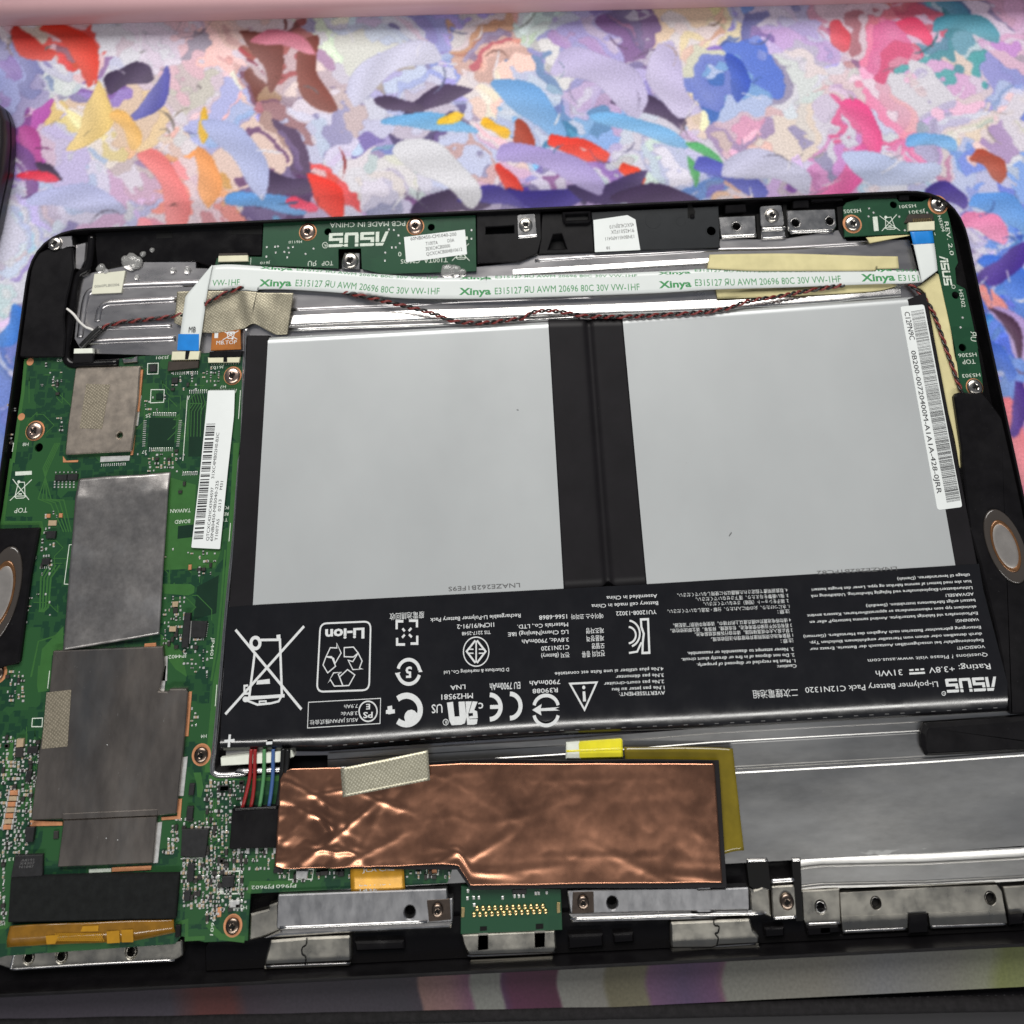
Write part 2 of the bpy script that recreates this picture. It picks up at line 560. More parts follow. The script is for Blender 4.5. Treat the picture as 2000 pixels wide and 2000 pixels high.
PLATE_LOW = mat('scuffed_sheen_steel', (0.45, 0.445, 0.43), rough=0.34, metal=1.0, var=(1100, 0.08), bump=(2600, 0.03, 0.04), rvar=(60, 0.07),
                stretch=(0.30, 1, 1), second=(70, 0.46, 0.72, (0.55, 0.55, 0.54)), spots=(420, 0.745, (0.75, 0.75, 0.72)))  # second colour paints in blotchy reflections
STEEL = mat('bright_steel', (0.62, 0.61, 0.60), rough=0.24, metal=1.0, var=(300, 0.07), bump=(1200, 0.02, 0.04), rvar=(300, 0.05))
BRACKET = mat('galvanised_bracket', (0.43, 0.43, 0.44), rough=0.38, metal=1.0, var=(420, 0.10), bump=(2200, 0.05, 0.04), rvar=(500, 0.06), stretch=(1, 0.5, 1),
              spots=(900, 0.74, (0.8, 0.8, 0.8)))
TANCAN = mat('tan_shield_can', (0.56, 0.485, 0.405), rough=0.42, metal=1.0, var=(400, 0.10), bump=(3500, 0.08, 0.04), rvar=(300, 0.06))
DARKCAN = mat('dark_shield_can', (0.27, 0.24, 0.215), rough=0.38, metal=0.95, var=(700, 0.10), bump=(2600, 0.05, 0.04), rvar=(90, 0.10), stretch=(1, 0.4, 1),
              second=(60, 0.50, 0.80, (0.26, 0.262, 0.262)), spots=(1900, 0.75, (0.45, 0.43, 0.40)))
GRAPHITE = mat('graphite_sheet', (0.33, 0.315, 0.305), rough=0.36, metal=0.85, var=(900, 0.14), bump=(420, 0.22, 0.2), rvar=(110, 0.10),
               second=(70, 0.50, 0.72, (0.46, 0.455, 0.455)))
CELL = mat('silver_pouch_foil', (0.55, 0.575, 0.578), rough=0.44, metal=0.45, var=(35, 0.010), bump=(120, 0.02, 0.10), rvar=(30, 0.04), spots=(1600, 0.80, (0.36, 0.37, 0.38)), stretch=(1, 0.8, 1))
TAPEBLK = mat('matte_black_tape', (0.0085, 0.0075, 0.009), rough=0.5, spec=0.25, var=(120, 0.2), bump=(1800, 0.05, 0.05), spots=(2500, 0.785, (0.07, 0.07, 0.07)))
WRAP = mat('satin_black_wrap', (0.005, 0.0048, 0.006), rough=0.20, spec=1.0, spots=(2300, 0.79, (0.06, 0.06, 0.06)), var=(150, 0.2), bump=(700, 0.05, 0.08), rvar=(180, 0.05))
INKW = mat('white_print', (0.66, 0.68, 0.68), rough=0.5, var=(3000, 0.08))
INKG = mat('green_print', (0.045, 0.26, 0.085), rough=0.5, var=(3500, 0.15))
INKK = mat('black_print', (0.03, 0.03, 0.033), rough=0.5, var=(4000, 0.3))
INKGREY = mat('grey_dot_print', (0.11, 0.11, 0.11), rough=0.5)
SILK = mat('silkscreen_white', (0.60, 0.66, 0.58), rough=0.55, var=(2500, 0.15))
PAPER = mat('label_paper', (0.74, 0.775, 0.765), rough=0.45, spec=0.4, var=(120, 0.03), bump=(1500, 0.04, 0.03))
PAPERC = mat('cream_label_paper', (0.66, 0.66, 0.54), rough=0.5, var=(150, 0.06), bump=(1500, 0.05, 0.03))
FFC = mat('white_flat_cable', (0.68, 0.72, 0.705), rough=0.34, spec=0.5, var=(100, 0.025), bump=(500, 0.03, 0.05))
BLUE = mat('blue_stiffener', (0.012, 0.20, 0.60), rough=0.35, var=(300, 0.12), bump=(900, 0.08, 0.05))
CREAM = mat('yellowed_paper_tape', (0.62, 0.56, 0.30), rough=0.62, spec=0.3, var=(180, 0.10), bump=(900, 0.12, 0.08), second=(90, 0.58, 0.8, (0.60, 0.53, 0.36)))
OLIVE = mat('olive_film', (0.165, 0.125, 0.010), rough=0.2, spec=0.6, var=(120, 0.25), bump=(220, 0.12, 0.15), coat=0.3)
YELLOW = mat('bright_yellow_film', (0.78, 0.70, 0.03), rough=0.22, spec=0.6, var=(260, 0.12), bump=(500, 0.1, 0.1), coat=0.3)
AMBER = mat('amber_flex_film', (0.22, 0.105, 0.010), rough=0.20, spec=0.6, var=(240, 0.3), bump=(350, 0.14, 0.12), coat=0.5)
AMBERDK = mat('amber_film_dark', (0.20, 0.095, 0.012), rough=0.25, var=(240, 0.3), bump=(350, 0.12, 0.1), coat=0.4)
GOLDFLEX = mat('gold_flex_strip', (0.52, 0.26, 0.015), rough=0.34, metal=0.3, spec=0.6, var=(300, 0.18), bump=(500, 0.08, 0.08))
ORANGEFLEX = mat('orange_flex_tail', (0.36, 0.125, 0.025), rough=0.35, var=(300, 0.15), bump=(800, 0.06, 0.05))
COPPER = mat('copper_foil', (0.57, 0.275, 0.170), rough=0.29, metal=1.0, var=(500, 0.07), bump=(330, 0.10, 0.15), rvar=(70, 0.09), second=(40, 0.50, 0.90, (0.42, 0.200, 0.120)), spots=(1500, 0.77, (0.70, 0.45, 0.33)))
COPPERPAD = mat('bare_copper_pad', (0.60, 0.27, 0.13), rough=0.5, metal=0.35, var=(600, 0.15))
SOLDER = mat('solder', (0.78, 0.78, 0.76), rough=0.28, metal=0.55, var=(900, 0.2), bump=(2500, 0.2, 0.05))
GOLD = mat('gold_contact', (0.80, 0.62, 0.30), rough=0.3, metal=1.0, var=(1500, 0.15))
CREAMPLASTIC = mat('ivory_connector', (0.68, 0.66, 0.48), rough=0.45, var=(400, 0.06))
WHITEPAD = mat('white_foam_pad', (0.72, 0.75, 0.66), rough=0.7, var=(500, 0.06), bump=(2500, 0.1, 0.05))
BROWNPLASTIC = mat('brown_connector', (0.035, 0.026, 0.020), rough=0.45, var=(500, 0.2))
ICBLACK = mat('chip_epoxy', (0.014, 0.014, 0.015), rough=0.48, spec=0.45, var=(900, 0.3), bump=(6000, 0.15, 0.03))
FOAM = mat('black_foam_sheet', (0.009, 0.010, 0.010), rough=0.9, spec=0.2, var=(500, 0.3), bump=(4200, 0.6, 0.12), spots=(3600, 0.80, (0.10, 0.10, 0.10)))
TANCAP = mat('ceramic_body', (0.40, 0.30, 0.19), rough=0.5, var=(1200, 0.15))
DARKCAP = mat('resistor_body', (0.03, 0.028, 0.026), rough=0.4)
GREENLT = mat('solder_mask_over_copper', (0.035, 0.122, 0.029), rough=0.36, spec=0.5, var=(300, 0.1), bump=(2500, 0.1, 0.04))
GREENDK = mat('solder_mask_bare', (0.006, 0.027, 0.014), rough=0.34, spec=0.5, var=(300, 0.1))
PCB = pcb_material('green_circuit_board', (0.008, 0.043, 0.021), (0.030, 0.112, 0.029), 150)
PCB2 = pcb_material('green_daughter_board', (0.010, 0.054, 0.025), (0.014, 0.070, 0.031), 90)
CLOTH = weave_material('conductive_cloth', (0.66, 0.61, 0.46), (0.20, 0.18, 0.13) , 520, rough=0.45)
CLOTH2 = weave_material('conductive_cloth_tan', (0.52, 0.46, 0.35), (0.17, 0.15, 0.11) , 520, rough=0.5)
CLOTH3 = weave_material('conductive_cloth_bright', (0.78, 0.75, 0.60), (0.30, 0.28, 0.19) , 520, rough=0.42)
REDW = mat('red_wire', (0.26, 0.020, 0.020), rough=0.35)
REDW2 = mat('dull_red_wire', (0.17, 0.020, 0.017), rough=0.38)
GREENW = mat('green_wire', (0.085, 0.25, 0.10), rough=0.4)
BLUEW = mat('blue_wire', (0.05, 0.11, 0.28), rough=0.4)
BLACKW = mat('black_wire', (0.010, 0.010, 0.010), rough=0.3)
WHITEW = mat('white_wire', (0.66, 0.65, 0.62), rough=0.4)
GLUE = mat('clear_glue', (0.82, 0.82, 0.80), rough=0.12, trans=0.75, spec=0.6, bump=(900, 0.5, 0.2), ior=1.45)
SPKMEM = mat('speaker_membrane', (0.46, 0.43, 0.40), rough=0.36, metal=0.75, var=(400, 0.1))
SPKRING = mat('amber_surround', (0.20, 0.095, 0.040), rough=0.25, metal=0.5, bump=(900, 0.3, 0.15), var=(400, 0.3), coat=0.3)
SPKLIP = mat('smoked_clear_surround', (0.05, 0.042, 0.036), rough=0.16, spec=0.7, coat=0.6, bump=(1100, 0.35, 0.15))
SCREWN = mat('nickel_screw', (0.66, 0.50, 0.41), rough=0.28, metal=1.0, var=(800, 0.15), bump=(2500, 0.1, 0.03))
SCREWS = mat('steel_screw', (0.58, 0.55, 0.50), rough=0.25, metal=1.0, var=(800, 0.15), bump=(2500, 0.1, 0.03))
SCREWD = mat('dark_screw', (0.20, 0.155, 0.125), rough=0.28, metal=1.0, var=(800, 0.2))
GREYMETAL = mat('warm_grey_latch_metal', (0.46, 0.44, 0.385), rough=0.33, metal=1.0, var=(200, 0.12), bump=(1800, 0.06, 0.05), rvar=(260, 0.08))
PINK = mat('pale_pink_plastic', (0.62, 0.38, 0.40), rough=0.4, spec=0.4, var=(40, 0.04), bump=(2500, 0.05, 0.05))
HEM = mat('black_stitched_hem', (0.012, 0.011, 0.012), rough=0.75, spec=0.2, var=(900, 0.4), bump=(2500, 0.6, 0.2))
THREAD = mat('hem_thread', (0.055, 0.055, 0.06), rough=0.6, bump=(5000, 0.4, 0.1))
DESK = mat('black_desk_top', (0.010, 0.009, 0.012), rough=0.55, var=(60, 0.2), bump=(1500, 0.1, 0.1))
DARKBACK = mat('matte_black_cover', (0.012, 0.010, 0.012), rough=0.35, spec=0.5, var=(80, 0.2), bump=(4000, 0.08, 0.03))

# ------------------------------------------------------------------ the setting: desk, printed mat, things at its edges
def proj_np(x, y, z):
    q = np.stack([x - CAM[0], y - CAM[1], np.full_like(x, z) - CAM[2]], -1) @ RC
    return PPX + FPX * q[..., 0] / -q[..., 2], PPY - FPX * q[..., 1] / -q[..., 2]

desk = mesh('desk_top', [(-600, -260, -2.6), (600, -260, -2.6), (600, 500, -2.6), (-600, 500, -2.6)], [(0, 1, 2, 3)], DESK)
desk['kind'] = 'structure'

def lin(c):
    c = np.asarray(c, float) / 255.0
    return np.where(c <= 0.04045, c / 12.92, ((c + 0.055) / 1.055) ** 2.4)

def build_mat():
    """a free composition of overlapping brush strokes printed on cloth: only the colours follow the photographed mat"""
    rnd = np.random.RandomState(11)
    mx0, mx1 = -190.0, 190.0
    yb = P((1000, 1977), 0)[1]                       # the near hem of the mat
    step = 0.38
    xs = np.concatenate([[-190], np.arange(-178, 178.01, step), [190]])
    yt = P((1000, -60), 0)[1]
    yside = P((1900, 960), 0)[1]
    ys = np.concatenate([[160, 120, 95], np.arange(yt, yside, -step), np.linspace(yside - 1.2, -164, 56), np.arange(-166, yb - 0.01, -step), [yb]])
    gx, gy = np.meshgrid(xs, ys)
    u, v = proj_np(gx, gy, 0.0)
    table = {
        70: [(214, 190, 190), (200, 90, 75), (205, 200, 205), (190, 170, 185), (228, 190, 182), (150, 90, 88), (222, 226, 214), (204, 204, 226), (160, 160, 210),
             (205, 160, 150), (212, 222, 216), (170, 160, 205), (120, 98, 135), (236, 204, 184), (130, 135, 195), (192, 178, 216), (190, 120, 140), (206, 110, 135), (90, 152, 168), (208, 172, 204)],
        170: [(150, 150, 195), (206, 204, 206), (130, 118, 168), (214, 194, 204), (232, 210, 200), (150, 95, 88), (196, 180, 186), (184, 190, 224), (160, 166, 216),
              (236, 208, 196), (164, 198, 224), (190, 180, 216), (196, 186, 222), (236, 218, 194), (96, 130, 200), (226, 222, 222), (228, 206, 216), (238, 168, 196), (222, 196, 206), (165, 172, 224)],
        260: [(160, 84, 145), (230, 208, 158), (232, 204, 176), (222, 206, 196), (172, 184, 222), (160, 110, 120), (206, 206, 228), (150, 146, 198), (110, 90, 130),
              (236, 208, 198), (120, 168, 218), (140, 176, 222), (186, 182, 222), (206, 186, 206), (232, 198, 206), (226, 216, 216), (206, 202, 224), (230, 128, 172), (200, 196, 222), (230, 216, 218)],
        350: [(140, 110, 168), (190, 186, 220), (206, 178, 196), (238, 164, 158), (226, 160, 110), (96, 74, 112), (220, 90, 90), (226, 226, 228), (206, 206, 228),
              (206, 176, 190), (170, 156, 212), (150, 130, 180), (214, 210, 222), (132, 150, 212), (232, 192, 182), (196, 186, 218), (214, 150, 200), (198, 206, 232), (204, 158, 160), (128, 150, 218)],
        440: [(206, 206, 224), (182, 188, 224), (198, 190, 220), (232, 160, 158), (222, 150, 150), (120, 160, 216), (196, 190, 220), (170, 160, 206), (92, 72, 110),
              (98, 78, 116), (90, 80, 170), (80, 62, 100), (86, 66, 108), (108, 104, 178), (230, 190, 180), (200, 176, 210), (226, 140, 190), (190, 196, 226), (196, 190, 222), (110, 142, 218)],
        640: [(206, 206, 226)] + [(180, 180, 210)] * 17 + [(150, 120, 190), (88, 122, 208)],
        800: [(120, 140, 206)] + [(180, 180, 210)] * 17 + [(180, 150, 205), (196, 150, 196)],
        980: [(120, 140, 206)] + [(180, 180, 210)] * 17 + [(226, 150, 160), (228, 150, 162)]}
    rows = sorted(table)
    tab = np.array([table[r] for r in rows], float)
    def tone(px, py):
        c = min(max(int(px // 100), 0), 19)
        r = int(np.argmin([abs(py - k) for k in rows]))
        return tab[r, c]
    # flowing patches: two sizes of cells in a swirled field, each tinted from the colour plan
    seen = (v > -120) & (v < 480) | (u > 1780) & (v < 1800) & (v > 0) | (u < 160) & (v < 1800) & (v > 0)
    su, sv = u[seen].astype(np.float32), v[seen].astype(np.float32)
    def fbm(x, y, w, k):
        return (np.sin(x / w + 1.7 * k) * np.cos(y / w * 1.1 + 0.6 * k) + 0.6 * np.sin(x / w * 1.9 - y / w * 1.3 + k) + 0.4 * np.cos(y / w * 2.7 + x / w * 0.8 + 2 * k))
    wu = su + 30 * fbm(su, sv, 62, 1) + 11 * fbm(su, sv, 23, 2) + 4 * fbm(su, sv, 9, 5)
    wv = sv + 30 * fbm(su, sv, 58, 3) + 11 * fbm(su, sv, 21, 4) + 4 * fbm(su, sv, 10, 6)
    C = np.full(gx.shape + (3,), 215.0); Cs = np.zeros(su.shape + (3,)); 
    for lev, (n, jit, mixw) in enumerate(((300, 8, .26), (1700, 15, .28))):
        sx = np.concatenate([rnd.uniform(-60, 2060, int(n * .78)), rnd.uniform(1840, 2060, n - int(n * .78))])
        sy = np.concatenate([rnd.uniform(-20, 480, int(n * .78)), rnd.uniform(430, 1050, n - int(n * .78))])
        lf = rnd.rand(n) < 0.05; sx[lf] = rnd.uniform(-40, 120, lf.sum()); sy[lf] = rnd.uniform(430, 850, lf.sum())
        ex = int(n * .5)                 # the print goes on outside the frame
        sx = np.concatenate([sx, rnd.uniform(-420, -60, ex // 2), rnd.uniform(2060, 2460, ex - ex // 2), rnd.uniform(-100, 60, 40), rnd.uniform(1900, 2100, 40)])
        sy = np.concatenate([sy, rnd.uniform(-100, 1800, ex), rnd.uniform(850, 1800, 80)])
        n = len(sx); sx = sx.astype(np.float32); sy = sy.astype(np.float32)
        cc = np.array([tone(x, y) for x, y in zip(sx, sy)]) + rnd.normal(0, jit, (n, 1)) + rnd.normal(0, jit * .6, (n, 3))
        wh = rnd.rand(n) < mixw; cc[wh] = cc[wh] * .3 + np.array([226, 225, 236]) * .7
        dk = rnd.rand(n) < .06; cc[dk] = cc[dk] * .5 + np.array([84, 74, 130]) * .5
        ga = rnd.uniform(0, 6.28, n); gs = rnd.uniform(.0, .42, n)
        use = np.ones(n, bool) if lev == 0 else rnd.rand(n) < .55
        for k0 in range(0, len(su), 20000):
            k1 = k0 + 20000
            d = (wu[k0:k1, None] - sx) ** 2 + ((wv[k0:k1, None] - sy) * 1.15) ** 2
            j = d.argmin(1); d1 = np.sqrt(d[np.arange(len(j)), j]); d[np.arange(len(j)), j] = 1e12; d2 = np.sqrt(d.min(1))
            g = ((wu[k0:k1] - sx[j]) * np.cos(ga[j]) + (wv[k0:k1] - sy[j]) * np.sin(ga[j])) / (70 if lev == 0 else 36)
            g = np.clip(.5 + .5 * g, 0, 1) * gs[j]
            base = cc[j] * (1 - g[:, None]) + np.array([238, 236, 244.]) * g[:, None]
            line = np.clip(1 - (d2 - d1) / 3.0, 0, 1)[:, None] * (.20 if lev == 0 else .14)
            base = base * (1 - line) + base * np.array([.35, .28, .42]) * line
            m_ = use[j]
            t_ = Cs[k0:k1]; t_[m_] = base[m_]; Cs[k0:k1] = t_
    C[seen] = np.clip(Cs, 0, 250)
    def stroke(px, py, L, Wd, ang, bend, colr, edge=0.72, light=0.35, blunt=None):
        blunt = rnd.choice([0.18, 0.3, 0.5, 0.8]) if blunt is None else blunt
        du, dv = u - px, v - py
        R = max(L, Wd) + abs(bend) * L
        sel = (np.abs(du) < R) & (np.abs(dv) < R)
        if not sel.any(): return
        a, b = du[sel], dv[sel]
        s = a * math.cos(ang) + b * math.sin(ang); t = -a * math.sin(ang) + b * math.cos(ang)
        t = t - bend * (s * s / L - L * 0.3)
        prof = Wd * np.clip(1 - (s / L) ** 2, 0, 1) ** blunt * (1 + 0.18 * np.sin(s / L * 4 + py))
        k = np.abs(t) / np.maximum(prof, 1e-3)
        ins = (k < 1) & (np.abs(s) < L)
        g = np.clip(0.5 + 0.5 * t / np.maximum(Wd, 1) * 0.9 + 0.35 * s / L, 0, 1)
        colr = np.asarray(colr, float)
        base = colr[None] * (1 - light * g[:, None]) + np.array([240, 238, 240.])[None] * (light * g[:, None])
        fold = 0.5 + 0.5 * np.sin(s / L * 5 + t / Wd * 2.2 + px)
        base = base * (0.93 + 0.07 * fold[:, None])
        rim = np.clip((np.abs(t) - (prof - 2.0)) / 2.0, 0, 1)[:, None]
        base = base * (1 - rim * (1 - edge))
        cs = C[sel]; cs[ins] = base[ins]; C[sel] = cs
    bold = [(150, 95, 70, 28, 0.9, .4, (205, 62, 48)), (60, 90, 45, 24, 0.6, -.3, (190, 60, 52)), (250, 150, 44, 26, -.3, .2, (58, 44, 72)), (300, 190, 60, 20, 2.2, .3, (96, 96, 168)),
            (520, 110, 62, 34, 1.1, .5, (112, 62, 56)), (610, 150, 70, 30, 1.3, -.4, (122, 66, 58)), (555, 80, 60, 22, .2, .3, (214, 130, 150)), (180, 235, 70, 34, 2.0, .4, (232, 204, 140)),
            (250, 250, 40, 20, 1.0, .3, (236, 190, 120)), (330, 370, 80, 30, 1.2, .3, (236, 140, 140)), (405, 345, 56, 30, 1.4, .2, (238, 166, 110)), (398, 245, 34, 13, 1.6, 0, (232, 186, 70)),
            (540, 355, 66, 26, .25, -.2, (62, 46, 78)), (520, 395, 74, 20, .15, .1, (112, 164, 222)), (640, 385, 56, 30, 1.0, .2, (226, 66, 56)), (590, 400, 30, 14, .3, 0, (240, 90, 120)),
            (850, 195, 70, 22, -.4, .2, (62, 46, 78)), (780, 205, 46, 17, .2, 0, (66, 50, 80)), (840, 240, 88, 19, .1, .12, (120, 178, 224)), (880, 232, 26, 13, -.3, 0, (244, 200, 60)),
            (968, 250, 28, 12, .5, 0, (240, 186, 50)), (1020, 270, 36, 26, 1.5, .2, (158, 62, 44)), (1040, 210, 86, 36, .7, .2, (124, 172, 222)),
            (1130, 290, 56, 22, .3, 0, (222, 66, 52)), (1000, 360, 46, 16, .9, 0, (206, 60, 48)), (1235, 340, 26, 18, .6, 0, (224, 74, 50)), (1270, 210, 70, 20, .35, .2, (60, 44, 78)),
            (1250, 250, 92, 20, .3, .1, (132, 186, 232)), (1380, 300, 42, 13, .6, .2, (96, 176, 116)), (1355, 335, 30, 10, 1.3, .2, (92, 168, 108)), (880, 395, 74, 30, -.15, .2, (64, 48, 82)),
            (1080, 385, 80, 24, -.1, -.3, (58, 46, 130)), (1190, 370, 74, 30, -.2, -.4, (60, 44, 90)), (1280, 385, 80, 26, .05, .1, (66, 48, 84)), (960, 385, 60, 20, .1, .3, (70, 60, 140)),
            (1430, 345, 70, 22, .45, .1, (96, 102, 186)), (1440, 150, 46, 26, 1.35, .3, (62, 90, 184)), (1690, 250, 60, 26, 1.2, .4, (228, 96, 150)), (1650, 350, 70, 30, 2.3, .3, (226, 110, 170)),
            (1790, 60, 40, 22, .6, .3, (226, 84, 120)), (1890, 50, 60, 22, .2, .3, (88, 152, 172)), (1640, 70, 30, 22, 1.2, 0, (214, 90, 104)), (1820, 275, 46, 16, .1, .2, (128, 180, 230)),
            (1935, 320, 36, 22, .7, .3, (168, 82, 66)), (1960, 410, 60, 30, .5, .3, (110, 160, 226)), (1850, 380, 40, 24, .3, .3, (72, 58, 136)), (60, 300, 50, 26, 1.5, .2, (176, 84, 150)),
            (50, 330, 60, 22, 1.2, .3, (122, 84, 142)), (95, 335, 28, 14, .6, 0, (58, 46, 70)), (75, 345, 40, 13, .1, .1, (216, 60, 84)), (25, 640, 40, 22, 2.0, .3, (74, 130, 214)),
            (1985, 560, 80, 34, .9, .3, (80, 124, 216)), (1960, 520, 60, 30, 2.5, .2, (74, 52, 140)), (1925, 440, 46, 26, .4, .3, (238, 150, 190)), (1940, 590, 40, 22, .9, 0, (240, 160, 156)),
            (1990, 660, 70, 34, 1.1, .4, (186, 164, 214)), (1975, 650, 60, 14, 1.1, .4, (74, 48, 72)), (1965, 760, 60, 34, 2.2, .2, (130, 160, 224)), (1985, 860, 80, 26, 1.3, .1, (238, 146, 156)),
            (1990, 800, 50, 18, 1.7, .2, (78, 54, 132)), (1950, 700, 46, 20, .8, .2, (84, 118, 206)), (760, 130, 90, 34, -.5, .3, (214, 214, 236)), (1180, 150, 90, 44, .5, .3, (200, 192, 226)),
            (1310, 160, 70, 40, 1.2, -.3, (206, 198, 230)), (470, 300, 90, 40, .9, .3, (182, 190, 228)), (150, 390, 90, 30, .1, .2, (190, 194, 230)), (1500, 330, 80, 34, .2, .3, (206, 206, 230)),
            (1740, 330, 90, 36, .15, -.2, (196, 206, 236)), (860, 330, 90, 40, .6, .2, (228, 228, 234)), (1080, 320, 100, 28, .35, .2, (176, 162, 214))]
    for b in bold: stroke(b[0], b[1], b[2] * 1.1, b[3] * .8, b[4], b[5], b[6], edge=0.88, light=0.22)
    for _ in range(110):          # fine drawn lines
        px, py = rnd.uniform(0, 2000), rnd.uniform(30, 450)
        if rnd.rand() < 0.2: px, py = rnd.uniform(1880, 2010), rnd.uniform(450, 950)
        c = tone(px, py) * rnd.uniform(0.5, 0.85) if rnd.rand() < .6 else np.array([236, 234, 242.])
        L = rnd.uniform(8, 36); stroke(px, py, L, rnd.uniform(.9, 2.6), rnd.uniform(0, 3.14), rnd.uniform(-0.8, 0.8), np.clip(c, 30, 250), edge=1.0, light=0.1, blunt=.8)
    Cb = C.copy()                 # ink bleeds slightly into the cloth
    Cb[1:-1, 1:-1] = (C[1:-1, 1:-1] * 4 + (C[:-2, 1:-1] + C[2:, 1:-1] + C[1:-1, :-2] + C[1:-1, 2:]) * 2 + C[:-2, :-2] + C[:-2, 2:] + C[2:, :-2] + C[2:, 2:]) / 16
    C = Cb
    grey = C.mean(-1, keepdims=True); C = np.clip((grey + (C - grey) * 1.22) * 0.93, 0, 250)
    # the near strip below the tablet: broad soft bands, darkened to paint in its shade
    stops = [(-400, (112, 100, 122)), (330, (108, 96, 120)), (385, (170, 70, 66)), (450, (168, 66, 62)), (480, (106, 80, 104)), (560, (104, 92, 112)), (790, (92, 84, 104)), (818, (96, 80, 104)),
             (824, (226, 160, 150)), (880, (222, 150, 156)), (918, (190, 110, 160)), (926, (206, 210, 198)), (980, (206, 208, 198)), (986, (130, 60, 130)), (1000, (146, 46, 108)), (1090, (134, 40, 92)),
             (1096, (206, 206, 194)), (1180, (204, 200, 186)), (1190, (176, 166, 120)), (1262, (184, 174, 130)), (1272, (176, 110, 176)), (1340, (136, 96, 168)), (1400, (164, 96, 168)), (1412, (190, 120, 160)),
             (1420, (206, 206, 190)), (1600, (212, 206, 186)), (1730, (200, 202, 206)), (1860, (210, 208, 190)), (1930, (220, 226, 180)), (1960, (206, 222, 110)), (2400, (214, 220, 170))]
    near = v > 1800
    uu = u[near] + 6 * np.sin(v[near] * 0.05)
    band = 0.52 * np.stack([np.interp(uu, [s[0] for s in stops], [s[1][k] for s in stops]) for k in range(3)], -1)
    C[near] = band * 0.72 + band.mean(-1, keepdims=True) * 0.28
    ny, nx = gx.shape
    verts = np.stack([gx.ravel(), gy.ravel(), np.zeros(gx.size)], -1) * MM
    idx = np.arange(nx * ny).reshape(ny, nx)
    quads = np.stack([idx[1:, :-1].ravel(), idx[1:, 1:].ravel(), idx[:-1, 1:].ravel(), idx[:-1, :-1].ravel()], -1)
    me = bpy.data.meshes.new('printed_cloth')
    me.vertices.add(len(verts)); me.vertices.foreach_set('co', verts.ravel())
    me.loops.add(quads.size); me.loops.foreach_set('vertex_index', quads.ravel())
    me.polygons.add(len(quads)); me.polygons.foreach_set('loop_start', np.arange(0, quads.size, 4)); 
    me.update(calc_edges=True)
    at = me.color_attributes.new('print', 'FLOAT_COLOR', 'POINT')
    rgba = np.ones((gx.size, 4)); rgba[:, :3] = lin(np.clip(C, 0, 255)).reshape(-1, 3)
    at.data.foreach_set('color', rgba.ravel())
    m = mat('printed_mat_cloth', (0.6, 0.6, 0.65), rough=0.62, spec=0.3, bump=(2300, 0.25, 0.08))
    N = m.node_tree.nodes; Lk = m.node_tree.links
    a = N.new('ShaderNodeVertexColor'); a.layer_name = 'print'
    # the knit of the cloth mottles the ink a little
    tx = N.new('ShaderNodeTexNoise'); tx.inputs['Scale'].default_value = 1500; tx.inputs['Detail'].default_value = 3
    tco = N.new('ShaderNodeTexCoord'); Lk.new(tco.outputs['Object'], tx.inputs['Vector'])
    mr = N.new('ShaderNodeMapRange'); mr.inputs['To Min'].default_value = 0.86; mr.inputs['To Max'].default_value = 1.10
    mr.inputs['From Min'].default_value = 0.3; mr.inputs['From Max'].default_value = 0.7
    Lk.new(tx.outputs['Fac'], mr.inputs['Value'])
    vm = N.new('ShaderNodeVectorMath'); vm.operation = 'SCALE'
    Lk.new(a.outputs['Color'], vm.inputs[0]); Lk.new(mr.outputs['Result'], vm.inputs['Scale'])
    Lk.new(vm.outputs['Vector'], N['Principled BSDF'].inputs['Base Color'])
    me.materials.append(m)
    root = thing('desk_mat', 'cloth desk mat printed in pastel pink, lavender and blue under the tablet', 'desk mat', (1000, 250), -2.5)
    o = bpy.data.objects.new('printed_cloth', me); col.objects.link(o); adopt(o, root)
    v_, f_ = prism_data([(-190, yb), (190, yb), (190, 160), (-190, 160)], -2.55, -0.02, 0)
    mesh('rubber_base', v_, f_, HEM, root)
    # near hem: a rolled black edge with overlock stitches
    a0 = Vector(P((-60, 1989.0), 0)); a1 = Vector(P((2060, 1947.0), 0))
    e = (a1 - a0).normalized(); nn = Vector((e.y, -e.x))
    pts = []
    path = [(a0.x + e.x * k * 4 + nn.x * 1.3, a0.y + e.y * k * 4 + nn.y * 1.3, -0.75 + 0.05 * math.sin(k)) for k in range(int((a1 - a0).length / 4) + 2)]
    tube('hem', path, 1.35, HEM, root, 12)
    sv, sf = tube_data([(0, 1.25, -0.35), (0.2, 0.75, 0.30), (0.45, 0.1, 0.62), (0.7, -0.7, 0.42), (0.85, -1.4, -0.3)], 0.17, 5)
    sm = bpy.data.meshes.new('stitch'); sm.from_pydata([(a * MM, b * MM, c * MM) for a, b, c in sv], [], sf); sm.materials.append(THREAD)
    ang = math.atan2(e.y, e.x)
    for k in range(150):
        q = a0 + e * (2 + k * 1.9) + nn * 1.3
        inst('stitch', sm, (q.x, q.y, -0.75), root, ang)
build_mat()

